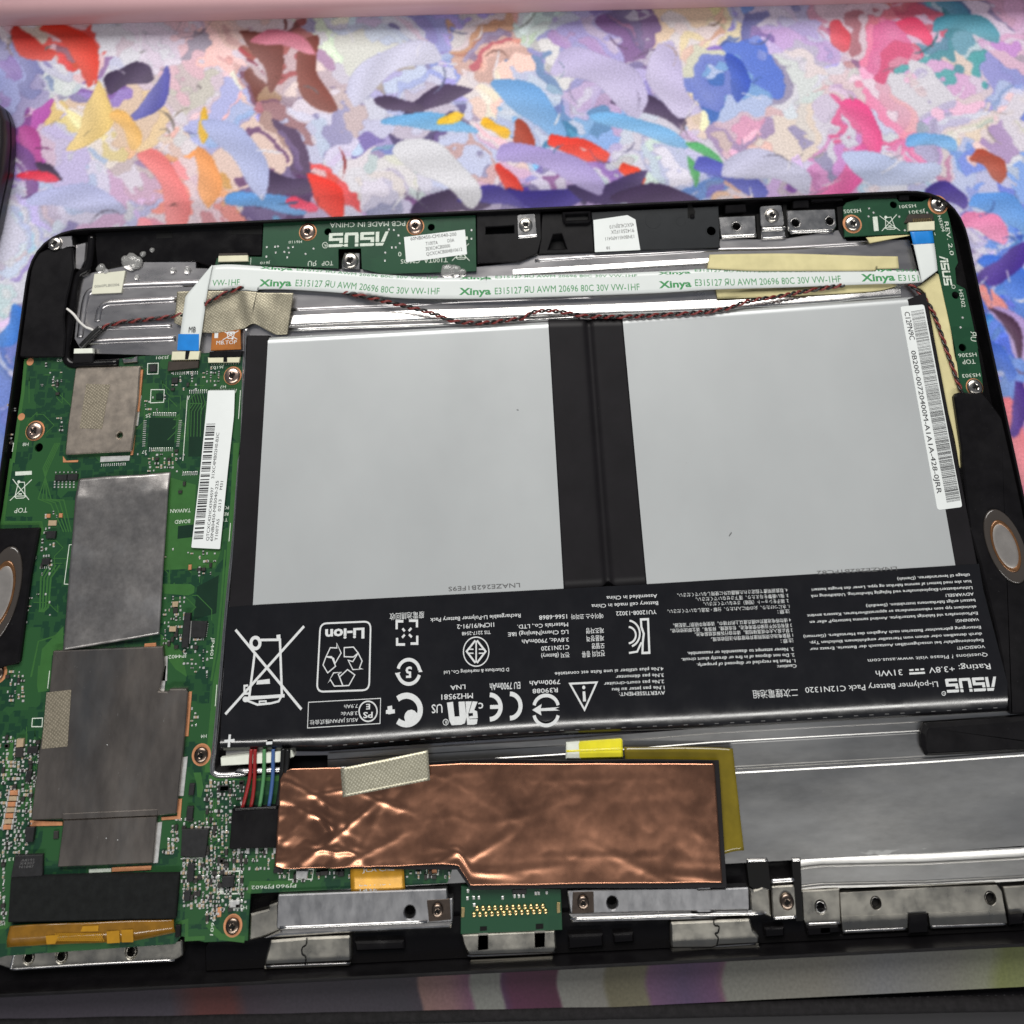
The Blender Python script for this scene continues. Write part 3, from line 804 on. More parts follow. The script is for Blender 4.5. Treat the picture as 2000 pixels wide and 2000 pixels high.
# pale pink plastic bar lying across the far edge of the mat
def pink_bar():
    root = thing('pink_bar', 'smooth pale pink plastic bar across the far edge of the mat', 'pink bar', (1000, 0), 0)
    a = P((-150, 60), 0.5); b = P((2150, -1), 0.5)
    A, B = Vector((a[0], a[1])), Vector((b[0], b[1]))
    e = (B - A).normalized(); n = Vector((-e.y, e.x))
    prof = [(1.5, 0.3), (0.4, 1.2), (0.0, 3.0), (0.0, 7.0)] + [(4 - 4 * math.cos(t), 7 + 4 * math.sin(t)) for t in (math.pi / 2 * k / 10 for k in range(1, 11))] + [(90, 11.0), (90, 0.3)]
    verts, faces = [], []
    for P0 in (A, B):
        for s, z in prof:
            q = P0 + n * s; verts.append((q.x, q.y, z))
    k = len(prof)
    for i in range(k - 1): faces.append((i, k + i, k + i + 1, i + 1))
    faces.append(tuple(range(k))); faces.append(tuple(range(k, 2 * k))[::-1])
    mesh('shell', verts, faces, PINK, root, smooth=True)
pink_bar()

# black rounded cover at the left edge, mostly outside the frame
def left_cover():
    root = thing('black_cover', 'black rounded plastic cover lying on the mat at the left edge', 'plastic cover', (0, 300), 0)
    zt = 9.0
    pts = X('T -300,60 -120,62 -10,85 60,140 92,230 96,400 80,600 40,780 0,980 -60,1200 -300,1260')
    poly = fillet(ccw([P(p, 3.0) for p in pts]), 3.0, 5)
    verts, faces = [], []
    n = len(poly)
    lev = [(0.4, 0.6), (0.0, 2.0), (0.0, 6.6), (0.5, 8.0), (1.4, 8.7), (2.6, 9.0)]
    for d, z in lev:
        verts += [(x, y, z) for x, y in inset(poly, d)]
    for a in range(len(lev) - 1):
        for i in range(n):
            j = (i + 1) % n
            faces.append((a * n + i, a * n + j, (a + 1) * n + j, (a + 1) * n + i))
    faces.append(tuple(range((len(lev) - 1) * n, len(lev) * n)))
    mesh('shell', verts, faces, DARKBACK, root, smooth=True)
    r2 = inset(poly, -0.12)
    gv = [(x, y, 4.0) for x, y in r2] + [(x, y, 4.5) for x, y in r2]
    mesh('parting_line', gv, [(i, (i + 1) % n, n + (i + 1) % n, n + i) for i in range(n)], VOID, root)
left_cover()

# ------------------------------------------------------------------ small shared pieces
def screw_mesh(name, m, flat=False):
    R = 1.0
    prof = [(R, 0.0), (R, 0.18), (R * 0.93, 0.30), (R * 0.75, 0.40 if not flat else 0.33), (R * 0.5, 0.45 if not flat else 0.34), (R * 0.34, 0.46 if not flat else 0.34), (R * 0.30, 0.30)]
    v, f = lathe_data(prof, 24)
    me = bpy.data.meshes.new(name)
    me.from_pydata([(a * MM, b * MM, c * MM) for a, b, c in v], [], f); me.materials.append(m)
    me.polygons.foreach_set('use_smooth', [True] * len(me.polygons))
    return me
SCREW_N = screw_mesh('screw_head', SCREWN); SCREW_S = screw_mesh('screw_head_steel', SCREWS); SCREW_D = screw_mesh('screw_head_dark', SCREWD)
def cross_mesh():
    a, b = 0.46, 0.085; v, f = [], []  # flat dark bars painted as the shade inside the screw's cross
    for (w, h, z) in ((a, b, 0.475), (b, a, 0.478)):
        k = len(v); v += [(-w, -h, z), (w, -h, z), (w, h, z), (-w, h, z)]; f.append((k, k + 1, k + 2, k + 3))
    me = bpy.data.meshes.new('cross_recess'); me.from_pydata([(x * MM, y * MM, z * MM) for x, y, z in v], [], f); me.materials.append(VOID)
    return me
CROSS = cross_mesh()

def mmr(p, r, z):
    return r / PXMM(p, z) * 1.0

def screw(spec, r, z, parent, kind='n', rot=0.3, ring=0.0):
    """r = head radius in photo px, ring = bare copper radius in photo px"""
    p = X(spec)[0]; c = P(p, z); R = mmr(p, r, z)
    me = {'n': SCREW_N, 's': SCREW_S, 'd': SCREW_D}[kind]
    if ring:
        v, f = prism_data(circ(c, mmr(p, ring, z), 28), z - 0.1, z + 0.03, 0)
        mesh('copper_ring', v, f, COPPERPAD, parent)
    s = inst('screw', me, (c[0], c[1], z + 0.03), parent, rot, R)
    x = bpy.data.objects.new('cross_recess', CROSS); col.objects.link(x); x.parent = s
    return s

def hole_lip(spec, r, z, parent, m=None, name='hole_rim'):
    p = X(spec)[0]; c = P(p, z); R = mmr(p, r, z)
    pts = [(c[0] + R * math.cos(t), c[1] + R * math.sin(t), z) for t in (2 * math.pi * k / 20 for k in range(21))]
    tube(name, pts, 0.09, m or STEEL, parent, 5)

def rib(name, spec, r, z, m, parent, flat=1.0, n=10, sub=5, w=None):
    """pressed rib: a flattened tube half sunk in the plate"""
    q = smooth_line([P(p, z) for p in X(spec)], sub)
    v, f = tube_data([(a.x, a.y, 0) for a in q], r, n)
    v = [(x, y, z + zz * flat) for x, y, zz in v]
    return mesh(name, v, f, m, parent, smooth=True)

# ------------------------------------------------------------------ the tablet's case, back cover off, lying screen down
case = thing('tablet_case', 'black tablet shell with steel mid plate, its back cover removed', 'tablet case', (1000, 1150), 0.3)

def build_shell():
    Wd, Hh = 131.5, 171.0
    outer = fillet(ccw([(-Wd, 0), (Wd, 0), (Wd, -Hh), (-Wd, -Hh)]), 15.0, 8)
    lev = [(3.0, 0.35), (0.8, 1.2), (0.15, 2.6), (0.0, 4.5), (0.0, 6.3), (0.15, 6.8), (0.35, 7.0), (0.65, 7.0), (0.78, 6.85), (0.82, 1.4)]
    verts, faces = [], []; n = len(outer)
    for d, z in lev: verts += [(x, y, z) for x, y in inset(outer, d)]
    for a in range(len(lev) - 1):
        for i in range(n):
            j = (i + 1) % n
            faces.append((a * n + i, a * n + j, (a + 1) * n + j, (a + 1) * n + i))
    faces.append(tuple(range((len(lev) - 1) * n, len(lev) * n)))
    mesh('shell', verts, faces, BLACK, case)
build_shell()

# steel mid plate, visible along the top and in the upper left corner, running on under the battery
prism('mid_plate', 'A 595,535 740,500 1060,430 1480,424 1480,475 1620,480 W 510,523 760,526 C 120,543 440,508 580,455 D 0,748 305,738 300,700 310,640 720,645 1040,635 1590,545 1680,665 E 700,648 790,1000 '
      'W 1850,600 1990,1380 1960,1450 440,1480 470,700 A 690,1125 600,1080 560,1010', 1.4, 3.8, PLATE, case, bev=0.15)
rib('pressed_rib', 'A 1560,590 900,615 720,640 655,690 625,850 605,1000', 1.0, 3.7, PLATE, case, 0.55)
rib('pressed_rib', 'A 1340,715 900,738 800,750 755,790 735,880', 0.9, 3.7, PLATE, case, 0.55)
rib('pressed_rib', 'A 790,935 1000,925 1300,915', 0.55, 3.75, PLATE, case, 0.6)
rib('pressed_rib', 'A 640,1040 900,1025 1330,1010', 0.8, 3.7, PLATE, case, 0.5)
def glint(name, spec, hw, rise, z, m, parent, n=60):
    """shallow pressed slope: a long strip rising towards the viewer, rolled over at both edges"""
    c = resample(smooth_line(X(spec), 4), n)
    rows = [(-1.25, -.25), (-1.0, 0), (-.5, .3), (0, .55), (.5, .8), (1.0, 1.0), (1.12, .95), (1.3, .4), (1.5, -.4)]
    v, f = [], []
    for t, k in rows:
        for q in c:
            x, y = P((q.x, q.y + t * hw), z); v.append((x, y, z + rise * k))
    for j in range(len(rows) - 1):
        for i in range(n - 1):
            a = j * n + i; f.append((a + n, a + n + 1, a + 1, a))
    return mesh(name, v, f, m, parent, smooth=True)
glint('pressed_rib', 'C 395,588 900,560 1400,530 1870,503', 5.0, 0.30, 3.85, STEEL, case)
rib('pressed_rib', 'C 560,500 1000,470 1500,445 D 300,760 1000,745 1900,690', 0.5, 3.8, PLATE, case, 0.5)
glint('well_lip', 'B 445,955 900,935 1400,915 C 0,905 500,885 1000,868 1500,850 1932,832 D 600,1330 900,1315 1500,1275 E 100,1245 600,1205', 8.5, 0.50, 3.95, STEEL, case, 90)
rib('well_lip', 'B 445,1020 800,1005 1300,990 1800,972 C 100,965 600,945 900,925', 0.45, 4.6, STEEL, case, 0.8, sub=3)
rib('pressed_rib', 'B 460,870 900,850 1300,835 C 0,805 600,785 1000,770', 0.45, 3.8, PLATE, case, 0.5)

# black plastic pieces of the shell
prism('corner_block', 'A 350,335 470,318 500,320 545,318 555,480 530,600 505,700 482,850 492,1000 480,1150 190,1152 95,1152 215,440 270,370', 1.4, 6.3, BLACK, case, bev=0.35, r=0.8)
rib('gasket', 'A 695,235 680,400 655,490 590,545 550,760 505,1090 525,1190 640,1203 900,1192', 1.15, 4.4, BLACKGLOSS, case, 1.0)
prism('steel_corner_strip', 'A 570,300 650,282 640,420 605,492 565,480', 1.4, 5.0, PLATE, case, bev=0.2)
prism('steel_corner_tab', 'A 360,325 380,262 440,240 540,235 548,312 500,318 470,330', 1.4, 6.42, PLATE, case, bev=0.1)
screw('A 418,296', 13, 6.42, case, 's')
prism('antenna_cover', 'A 705,205 1932,135 B 245,205 240,465 0,465 A 1640,488 1480,428 1080,428 735,500', 1.4, 4.3, BLACKGLOSS, case, bev=0.3, r=0.6)
prism('clip_recess', 'A 1180,200 1300,195 1300,250 1180,255', 4.2, 4.36, VOID, case, bev=0.0)
prism('clip_recess', 'B 20,240 240,235 240,300 0,300', 4.2, 4.36, VOID, case, bev=0.0)
prism('vent_block', 'C 118,132 600,118 610,330 580,445 440,505 122,520', 1.4, 5.2, BLACK, case, bev=0.2, holes=['C 190,245 400,232 402,290 188,298'])
prism('vent_block', 'C 612,140 985,130 1010,436 585,450 600,330', 1.4, 4.6, BLACK, case, bev=0.25, holes=['C 700,300 760,295 800,410 660,415'])
prism('latch_socket', 'C 765,130 980,120 985,200 960,215 790,220 768,190', 1.4, 5.9, BLACKGLOSS, case, bev=0.2, holes=['C 790,150 960,142 962,188 792,196'])
gp = prism('grey_cover_plate', 'C 985,132 1932,88 D 295,282 308,690 305,738 0,748 C 1358,418 1010,436', 1.4, 5.0, DARKGREY, case, bev=0.15)
for sp, r in (('C 1450,200', 15), ('C 1660,205', 9), ('C 1890,275', 9), ('D 215,560', 11)):
    p = X(sp)[0]; v, f = prism_data(circ(P(p, 5.0), mmr(p, r, 5), 16), 4.9, 5.05, 0.04); mesh('ejector_mark', v, f, DARKGREY, case)
prism('clip_recess', 'C 1710,75 1740,72 1770,130 1760,170 1715,175', 4.9, 5.15, VOID, case, bev=0)
prism('hinge_stop', 'C 1735,150 1765,148 1765,172 1735,175', 4.9, 5.7, BLACKGLOSS, case, bev=0.15)
for sp in ('D 365,275 590,262 600,350 370,365', 'D 1095,225 1270,215 1275,300 1100,312', 'D 1290,205 1640,190 1640,225 1300,240', 'E 150,165 560,150 570,200 150,215', 'E 580,165 700,160 700,225 585,230'):
    prism('latch_socket', sp, 1.4, 5.6, BLACKGLOSS, case, bev=0.25)
# steel tabs along the top edge
def tab(name, spec_top, z_top, spec_low, z_low, m=STEEL):
    prism(name, spec_top, z_top - 0.45, z_top, m, case, bev=0.12, r=0.6)
    prism(name, spec_low, z_low - 0.6, z_low, m, case, bev=0.25)
tab('fixing_tab', 'C 425,152 560,142 575,300 430,315', 5.6, 'C 430,318 578,305 582,450 440,500', 4.5)
rib('tab_bend', 'C 432,322 505,316 578,308', 0.6, 5.1, STEEL, case, 0.8)
rib('tab_bend', 'C 440,420 510,414 580,405', 0.5, 4.4, STEEL, case, 0.8)
screw('C 490,230', 13.2, 5.6, case, 's', 0.7)
prism('hinge_tab', 'D 290,402 695,385 706,600 315,612', 1.4, 4.9, STEEL, case, bev=0.3, r=0.4, holes=[(X('D 487,508')[0], 8.2)])
hole_lip('D 487,508', 8.4, 4.9, case)
rib('tab_bend', 'D 320,625 500,615 700,606', 0.55, 4.4, STEEL, case, 0.9)
prism('fixing_tab', 'D 740,292 975,275 1005,500 750,515', 5.2, 5.6, STEEL, case, bev=0.12, r=0.8)
prism('fixing_tab', 'D 752,520 1008,508 1022,628 758,642', 3.8, 4.6, STEEL, case, bev=0.2)
rib('tab_bend', 'D 755,540 1010,528', 0.6, 5.0, STEEL, case, 0.9)
rib('tab_bend', 'D 760,638 1018,626', 0.4, 4.3, STEEL, case, 0.9)
screw('D 870,393', 13.4, 5.6, case, 's', 0.1)
prism('hinge_tab', 'D 1028,332 1555,315 1572,505 1545,545 1045,562', 1.4, 5.0, STEEL, case, bev=0.3, r=0.4, holes=[(X('D 1125,470')[0], 8.2), (X('D 1495,450')[0], 8.2)])
hole_lip('D 1125,470', 8.4, 5.0, case); hole_lip('D 1495,450', 8.4, 5.0, case)
rib('tab_bend', 'D 1062,572 1540,552', 0.5, 4.5, STEEL, case, 0.9)
for sp in ('D 700,380 738,378 758,645 722,648 712,600', 'D 985,275 1028,272 1048,625 1015,630 1000,500', 'D 1572,300 1640,290 1655,640 1700,650 1640,640 1590,550'):
    prism('slot', sp, 1.4, 4.0, VOID, case, bev=0)

# steel lower plate: a folded profile swept across
def swept(name, stations, m, parent, z_ref, smooth=True, thick=True):
    """stations: list of (spec-of-edge-line left..right, z). lines from top to bottom"""
    rows = []
    for spec, z in stations:
        q = resample([P(p, z) for p in X(spec)], 24)
        rows.append([(a.x, a.y, z) for a in q])
    verts = [v for r in rows for v in r]; n = 24; faces = []
    for j in range(len(rows) - 1):
        for i in range(n - 1):
            a = j * n + i; faces.append((a + n, a + n + 1, a + 1, a))
    o = mesh(name, verts, faces, m, parent, smooth=smooth)
    return o
def stepped(name, base, steps, m, parent, n=24):
    """pressed sheet: lines parallel to a base line of photo points, each (offset px, height mm), flat facets"""
    c = resample(X(base), n); v, f = [], []
    for off, z in steps:
        for q in c:
            x, y = P((q.x, q.y + off), z); v.append((min(x, 130.6), y, z))
    for j in range(len(steps) - 1):
        for i in range(n - 1):
            a = j * n + i; f.append((a + n, a + n + 1, a + 1, a))
    return mesh(name, v, f, m, parent)
stepped('lower_plate', 'W 640,1478 1100,1450 1400,1426 1800,1404 2080,1384', [(-6, 4.45), (3, 4.5), (5, 4.5), (6.5, 4.2), (22, 4.2), (24, 4.28), (27, 4.28), (28.5, 4.2), (72, 4.2), (74, 4.05), (77, 4.05), (79, 4.3), (84, 4.3), (87, 4.2), (262, 4.2)], PLATE_LOW, case)
stepped('rolled_shoulder', 'L 748,962 W 1600,1669 N 1000,312 1932,262 W 2080,1644', [(0, 4.2), (3, 4.19), (6, 4.14), (9, 4.07), (12, 3.98), (15, 3.87), (18, 3.74), (20.5, 3.55), (22.5, 3.2), (24, 2.6), (25, 2.35), (56, 2.3), (57.5, 2.52), (60, 2.54), (61.5, 2.35), (66, 2.3)], PLATE_LOW, case)
prism('slotted_tab', 'L 758,1195 1018,1180 1028,1415 785,1425 770,1395', 1.5, 2.7, GREYMETAL, case, bev=0.2, holes=[(X('L 888,1305')[0], 10.5)])
hole_lip('L 888,1305', 11, 2.7, case)
prism('slotted_tab', 'N 195,695 1000,650 1680,622 1720,680 1752,860 208,915', 1.5, 2.9, GREYMETAL, case, bev=0.05, holes=[(X('N 535,790')[0], 11), (X('N 1615,745')[0], 11.5)])
prism('slotted_tab', 'N 208,913 842,890 832,1028 222,1062', 1.5, 2.895, GREYMETAL, case, bev=0.05); prism('slotted_tab', 'N 1028,884 1752,858 1775,985 1048,1012', 1.5, 2.895, GREYMETAL, case, bev=0.05)
hole_lip('N 535,790', 11.4, 1.4, case); hole_lip('N 1615,745', 11.9, 1.4, case)
prism('slotted_tab', 'N 1735,640 2300,600 2320,880 1790,895', 1.5, 2.6, GREYMETAL, case, bev=0.2)
rib('tab_edge', 'N 225,1058 500,1044 830,1028', 0.42, 2.6, STEEL, case, 0.9); rib('tab_edge', 'N 1052,1012 1400,1000 1770,985', 0.42, 2.6, STEEL, case, 0.9)
rib('tab_edge', 'L 790,1422 1026,1412', 0.35, 2.5, STEEL, case, 0.9)
prism('slot', 'L 380,990 525,985 548,1190 480,1180 430,1180 400,1160', 1.4, 4.3, VOID, case, bev=0)
prism('slot', 'L 690,990 750,985 768,1400 720,1400 705,1180', 1.4, 4.3, VOID, case, bev=0)
rib('slot_lip', 'L 380,988 525,985', 0.28, 4.3, STEEL, case); rib('slot_lip', 'L 692,985 750,982', 0.28, 4.3, STEEL, case)
prism('screw_tab', 'L 550,1165 712,1155 727,1370 560,1385', 1.4, 4.4, GREYMETAL, case, bev=0.25, r=0.5)
rib('tab_bend', 'L 548,1125 705,1115', 0.5, 4.2, STEEL, case); rib('tab_edge', 'L 565,1380 722,1370', 0.35, 4.2, STEEL, case)
screw('L 655,1265', 17, 4.4, case, 'd', 0.2)
prism('folded_post', 'L 400,1180 430,1190 490,1168 535,1185 550,1380 500,1360 412,1345', 1.4, 4.5, GREYMETAL, case, bev=0.3)
# black lower ledge and moulded ribs along the near edge
prism('near_ledge', 'W 400,1850 430,1800 900,1790 1480,1770 1620,1775 N 200,1090 1770,1010 W 2080,1780 2090,1846 1600,1865 900,1898 400,1925', 1.5, 2.2, BLACKGLOSS, case, bev=0.2)
for sp in ('K 910,1500 1150,1490 1155,1580 915,1600', 'K 1220,1490 1360,1480 1365,1550 1225,1560', 'L 500,1450 640,1440 640,1510 510,1520', 'L 790,1440 960,1430 965,1500 800,1510', 'J 1130,1700 1500,1690 1510,1760 1140,1775',
           'N 0,1010 180,1000 200,1080 0,1095', 'N 850,910 1025,900 1040,1080 850,1090', 'N 1790,905 1932,895 1932,1000 1800,1010'):
    prism('moulded_rib', sp, 1.5, 3.6, BLACKGLOSS, case, bev=0.35)

# battery well wall along the main board
def wall(name, spec, w, z0, z1, m, parent):
    q = smooth_line([P(p, z1) for p in X(spec)], 5)
    ink = Ink(); ink.line([(a.x, a.y) for a in q], w, z1, mm=True)
    n = len(q); v = ink.v; f = list(ink.f)
    b = len(v); v = v + [(x, y, z0) for x, y, z in v]
    for s in (0, n):
        for i in range(n - 1): f.append((s + i, s + i + 1, b + s + i + 1, b + s + i))
    mesh(name, v, f, m, parent)
wall('well_wall', 'A 1855,930 1850,1100 1842,1300 1835,1600 1822,1932 G 1885,200 1840,800 1790,1300 1735,1932 H 1690,600 1668,800 1690,850 1760,862 1932,845 J 250,415 600,400', 1.1, 1.4, 4.9, PLATE, case)
rib('well_edge', 'A 1858,930 1852,1100 1845,1300 1838,1600 1825,1932 G 1888,200 1842,800 1792,1300 1737,1932 H 1692,600 1670,800 1692,850 1762,862 1932,845 J 250,415 600,400', 0.42, 4.9, STEEL, case, 0.8)

# ------------------------------------------------------------------ battery pack
bat = thing('battery_pack', 'flat two-cell battery pack with silver pouches and black printed wrap', 'battery', (1180, 1000), 3.8)
ZB = 6.4
def puff(u, v, x, y):
    e = min(min(u, 1 - u) * 91, min(v, 1 - v) * 80)          # mm from the rim: rolled edge, then a slight swelling
    edge = 1 - math.sqrt(max(0, 1 - (1 - min(e / .9, 1)) ** 2))
    return ZB - .7 * edge + .15 * math.sin(math.pi * u) * math.sin(math.pi * v) + .03 * noise.noise(Vector((x * .05, y * .05, 6)))
ruled('pouch_cell', 'W 488,661 1134,625', 'W 452,1240 1174,1200', 90, 80, puff, CELL, bat, thick=1.8, z=ZB, curve=False)
ruled('pouch_cell', 'W 1167,624 1804,578', 'W 1209,1198 1907,1160', 90, 80, puff, CELL, bat, thick=1.8, z=ZB, curve=False)
prism('side_tape', 'W 483,655 524.5,655 494,1190 447,1192', 3.85, ZB + 0.05, TAPEBLK, bat, bev=0.12)
prism('side_tape', 'W 1772.5,585 1808,571 1909,1104 1866,1107', 3.85, ZB + 0.05, TAPEBLK, bat, bev=0.12)
ruled('centre_tape', 'W 1070.5,624.5 1100.8,1150', 'W 1215.7,621.5 1263.3,1141', 30, 41,
      lambda u, v, x, y: ZB + 0.06 - 0.9 * math.exp(-((v - 0.54) / 0.05) ** 2), TAPEBLK, bat, thick=0.3, z=ZB, curve=False)
prism('wrap_core', 'W 449,1195 1906,1112 1950,1335 850,1384 600,1400 440,1412', 3.85, ZB - 0.1, TAPEBLK, bat, bev=0.3)
zw = ZB + 0.09
HL = [(430, 1456), (520, 1453), (600, 1449), (850, 1431), (1100, 1415), (1400, 1402), (1600, 1391), (1968, 1370)]
rollrows = [('W 446,1186 494,1181.5 1100.8,1149.8 1263,1141 1866,1104.4 1912,1101', zw), ('W 441,1230 1920,1150', zw)]
for off, dz in ((-36, 0), (-24, .04), (-13, .17), (-6, .32), (0, .52), (6, .78), (12, 1.10), (17, 1.6), (21, 2.3)):
    rollrows.append(('W ' + ' '.join('%.1f,%.1f' % (x - off * .02 * (1 if x < 500 else -.3), y + off * (.55 if x < 560 else 1)) for x, y in HL), zw - dz))
swept('printed_wrap', rollrows, WRAP, bat, ZB)
# perforations along the roll
perf = Ink()
for k in range(44):
    t = k / 43.0
    px = 640 + t * 1300
    py = np.interp(px, [h[0] for h in HL], [h[1] + 11 for h in HL])
    z = zw - 1.0
    perf.line([(px, py), (px + 8, py - 0.45)], 0.16, z + 0.06)
perf.build('perforation', INKGREY, bat)

ink = Ink(); z = zw + 0.02
F_ = FR
def up(frame, s, a, b, h, bold=0.0, dz=0.0):
    """upside-down lettering: a = right end, b = left end, in frame coordinates; h in frame px"""
    f = FR[frame]
    g = lambda q: (f[0] + q[0] * f[2], f[1] + q[1] * f[2])
    ink.text(s, g(a), g(b), h * f[2], z, bold)
T1 = 27
up('S', 'tilbage til leverandøren. (Danish)', (1420, 193), (735, 234), T1, .01)
up('S', 'kun ske med batteri af samme fabrikat og type. Lever det brugte batteri', (1432, 256), (-72, 336), T1, .01)
up('S', 'Lithiumbatteri-Eksplosionsfare ved fejlagtig håndtering. Udskiftning må', (1443, 315), (-78, 397), T1, .01)
up('S', 'ADVARSEL!', (1455, 373), (1190, 388), T1, .01)
up('S', 'batteri enligt fabrikantens instruktion. (Swedish)', (1470, 434), (440, 488), T1, .01)
up('S', 'ekvivalent typ som rekommenderas av apparattillverkaren. Kassera använt', (1480, 495), (-115, 580), T1, .01)
up('S', 'ExPlosionsfara vid felaktigt batteribyte. Använd samma batterityP eller en', (1493, 555), (-90, 642), T1, .01)
up('S', 'VARNING!', (1505, 614), (1285, 628), T1, .01)
up('S', 'Entsorgung gebrauchter Batterien nach Angaben des Herstellers. (German)', (1523, 688), (-150, 778), T1, .01)
up('S', 'durch denselben oder einem vom Hersteller empfohlenem ähnlichen Typ.', (1533, 750), (-93, 837), T1, .01)
up('S', 'Explosionsgefahr bei unsachgemäßen Austausch der Batterie. Ersatz nur', (1547, 811), (-90, 897), T1, .01)
up('S', 'VORSICHT!', (1560, 868), (1300, 884), T1, .01)
up('S', 'Questions ? Please visit www.asus.com', (1585, 943), (457, 1002), 34)
up('S', 'Rating:', (1610, 1042), (1312, 1060), 54)
up('S', '+3.8V', (1272, 1066), (1030, 1080), 54)
up('S', '31Wh', (780, 1098), (530, 1112), 54)
ink.line('S 998,1130 850,1138', 0.42, z); 
for a, b in (((990, 1096), (955, 1098)), ((940, 1100), (905, 1102)), ((890, 1103), (850, 1106))): ink.line(X('S %d,%d %d,%d' % (*a, *b)), 0.36, z)
up('S', 'Li-polymer Battery Pack C12N1320', (1115, 1212), (-135, 1268), 52)
logo(ink, X('S 1668,1166')[0], X('S 1185,1188')[0], 128 * FR['S'][2], z)
ink.arc(X('S 1175,1325')[0], 3.6, 3.9, 0, 360, 0.14, z); up('S', 'R', (1183, 1316), (1168, 1317), 18)
up('R', '二次鋰電池組', (1487, 1188), (1060, 1206), 60)
for s, a, b in (('4. 取扱説明書で指定された機器以外に使用しないでください。', (1390, 238), (350, 287)), ('3. 強い衝撃を与えたり、落下させないでください。', (1397, 290), (525, 326)),
                ('2. 端子をショート（短絡）させないでください。', (1400, 340), (597, 370)), ('1. 水につけたり、火の中に入れたり、分解・改造しないでください。', (1408, 392), (258, 440)),
                ('注意：', (1410, 436), (1295, 446)), ('4 请勿将电池置於60摄氏度以上的环境中。请使用华硕原厂适配器。', (1422, 520), (310, 572)),
                ('3 若有任何不当操作使用电池，包含碰撞、摔落等，请立即送修检修。', (1430, 570), (285, 622)), ('2 禁止投入火中或直接短路。请勿自行拆解或组装电池。', (1437, 617), (515, 656)),
                ('1 锂聚电池必须按照废弃物管理办法回收处理。', (1440, 664), (670, 702)), ('注意：', (1445, 710), (1325, 722))):
    up('R', s, a, b, 30)
for s, a, b in (('3. Never attempt to disassemble or reassemble.', (1447, 795), (445, 838)), ('2. Do not dispose of in fire or directly short circuit.', (1455, 850), (390, 896)),
                ('1. Must be recycled or disposed of properly.', (1463, 905), (535, 947)), ('Caution:', (1475, 953), (1292, 963))):
    up('R', s, a, b, 31, .01)
for s, a, b, h in (('Assembled in China', (1790, 156), (1408, 172), 28), ('Battery cell made in China', (1797, 210), (1295, 234), 28), ('YU12008-13022', (1785, 275), (1480, 288), 31),
                   ('에이수스 코리아', (1383, 302), (1140, 310), 32), ('1566-6868', (1110, 308), (900, 318), 32), ('Materials Co., LTD.', (1118, 370), (735, 388), 30), ('제조자명', (1388, 410), (1255, 416), 34),
                   ('LG Chem(Nanjing) I&E', (1120, 426), (665, 446), 30), ('제품정격', (1388, 468), (1258, 475), 34), ('3.8Vdc, 7900mAh', (1123, 484), (770, 500), 30), ('모델명', (1392, 526), (1298, 531), 34),
                   ('C12N1320', (1127, 540), (915, 552), 32), ('전지의 종류', (1395, 582), (1222, 592), 36), ('전지 (Battery)', (1128, 598), (915, 610), 30), ('Rechargeable Li-Polymer Battery Pack', (760, 303), (78, 338), 30),
                   ('1ICP4/91/91-2', (560, 370), (280, 386), 33), ('TIS 2217-2548', (533, 430), (317, 442), 26), ('D Distribute & marketing Co., Ltd', (672, 712), (182, 736), 26), ('EU 7900mAh', (757, 818), (528, 830), 52),
                   ('7900mAh', (1058, 800), (828, 812), 34), ('R39088', (1040, 862), (850, 872), 34), ('MH29581', (400, 902), (162, 914), 40), ('LNA', (343, 838), (230, 846), 34), ('c', (478, 975), (442, 977), 66), ('US', (170, 985), (88, 990), 66),
                   ('4.Ne plus utiliser si une fuite est constatée', (1838, 706), (1018, 746), 26), ('3.Ne pas démonter', (1840, 754), (1478, 770), 26), ('2.Ne pas court-circuiter', (1842, 802), (1388, 822), 26),
                   ('1.Ne pas jeter au feu', (1845, 848), (1450, 866), 26), ('AVERTISSEMENT:', (1850, 886), (1503, 897), 28)):
    up('Q', s, a, b, h, .008)
# marks: approval ring, CE, arrow ring, warning triangle, recognised component, KC
qc = lambda x, y: X('Q %g,%g' % (x, y))[0]
oc = lambda x, y: X('O %g,%g' % (x, y))[0]
k = FR['Q'][2]
ink.arc(qc(425, 590), 96 * k, 110 * k, 0, 360, .25, z, 36)
for sx in (-1, 1):
    ink.line([qc(425 + 6 * sx, 505), qc(425 + 72 * sx, 588), qc(425 + 6 * sx, 675)], .42, z)
    ink.line([qc(425 + 20 * sx, 572), qc(425 + 62 * sx, 572)], .26, z + .004); ink.line([qc(425 + 20 * sx, 602), qc(425 + 62 * sx, 602)], .26, z + .004)
ink.line([qc(425, 510), qc(425, 672)], .34, z + .008)
ink.arc(qc(680, 1000), 80 * k, 92 * k, -90, 90, .95, z, 16)
ink.arc(qc(528, 1008), 82 * k, 92 * k, -90, 90, .95, z, 16); ink.line([qc(530, 1008), qc(600, 1006)], .8, z + .004)
ink.arc(qc(953, 1010), 92 * k, 90 * k, 190, 350, .75, z, 16); ink.arc(qc(953, 1055), 92 * k, 92 * k, 10, 170, .75, z, 16)
ink.poly([qc(848, 1030), qc(920, 985), qc(912, 1018), qc(1055, 1008), qc(1020, 1022), qc(1055, 1034), qc(912, 1038), qc(918, 1072)], z + .004)
ink.line([qc(1133, 832), qc(1335, 822), qc(1243, 1028)], .42, z, closed=True); ink.disc(qc(1237, 860), 12 * k, z, ry=14 * k)
ink.poly([qc(1228, 890), qc(1248, 889), qc(1254, 965), qc(1232, 966)], z)
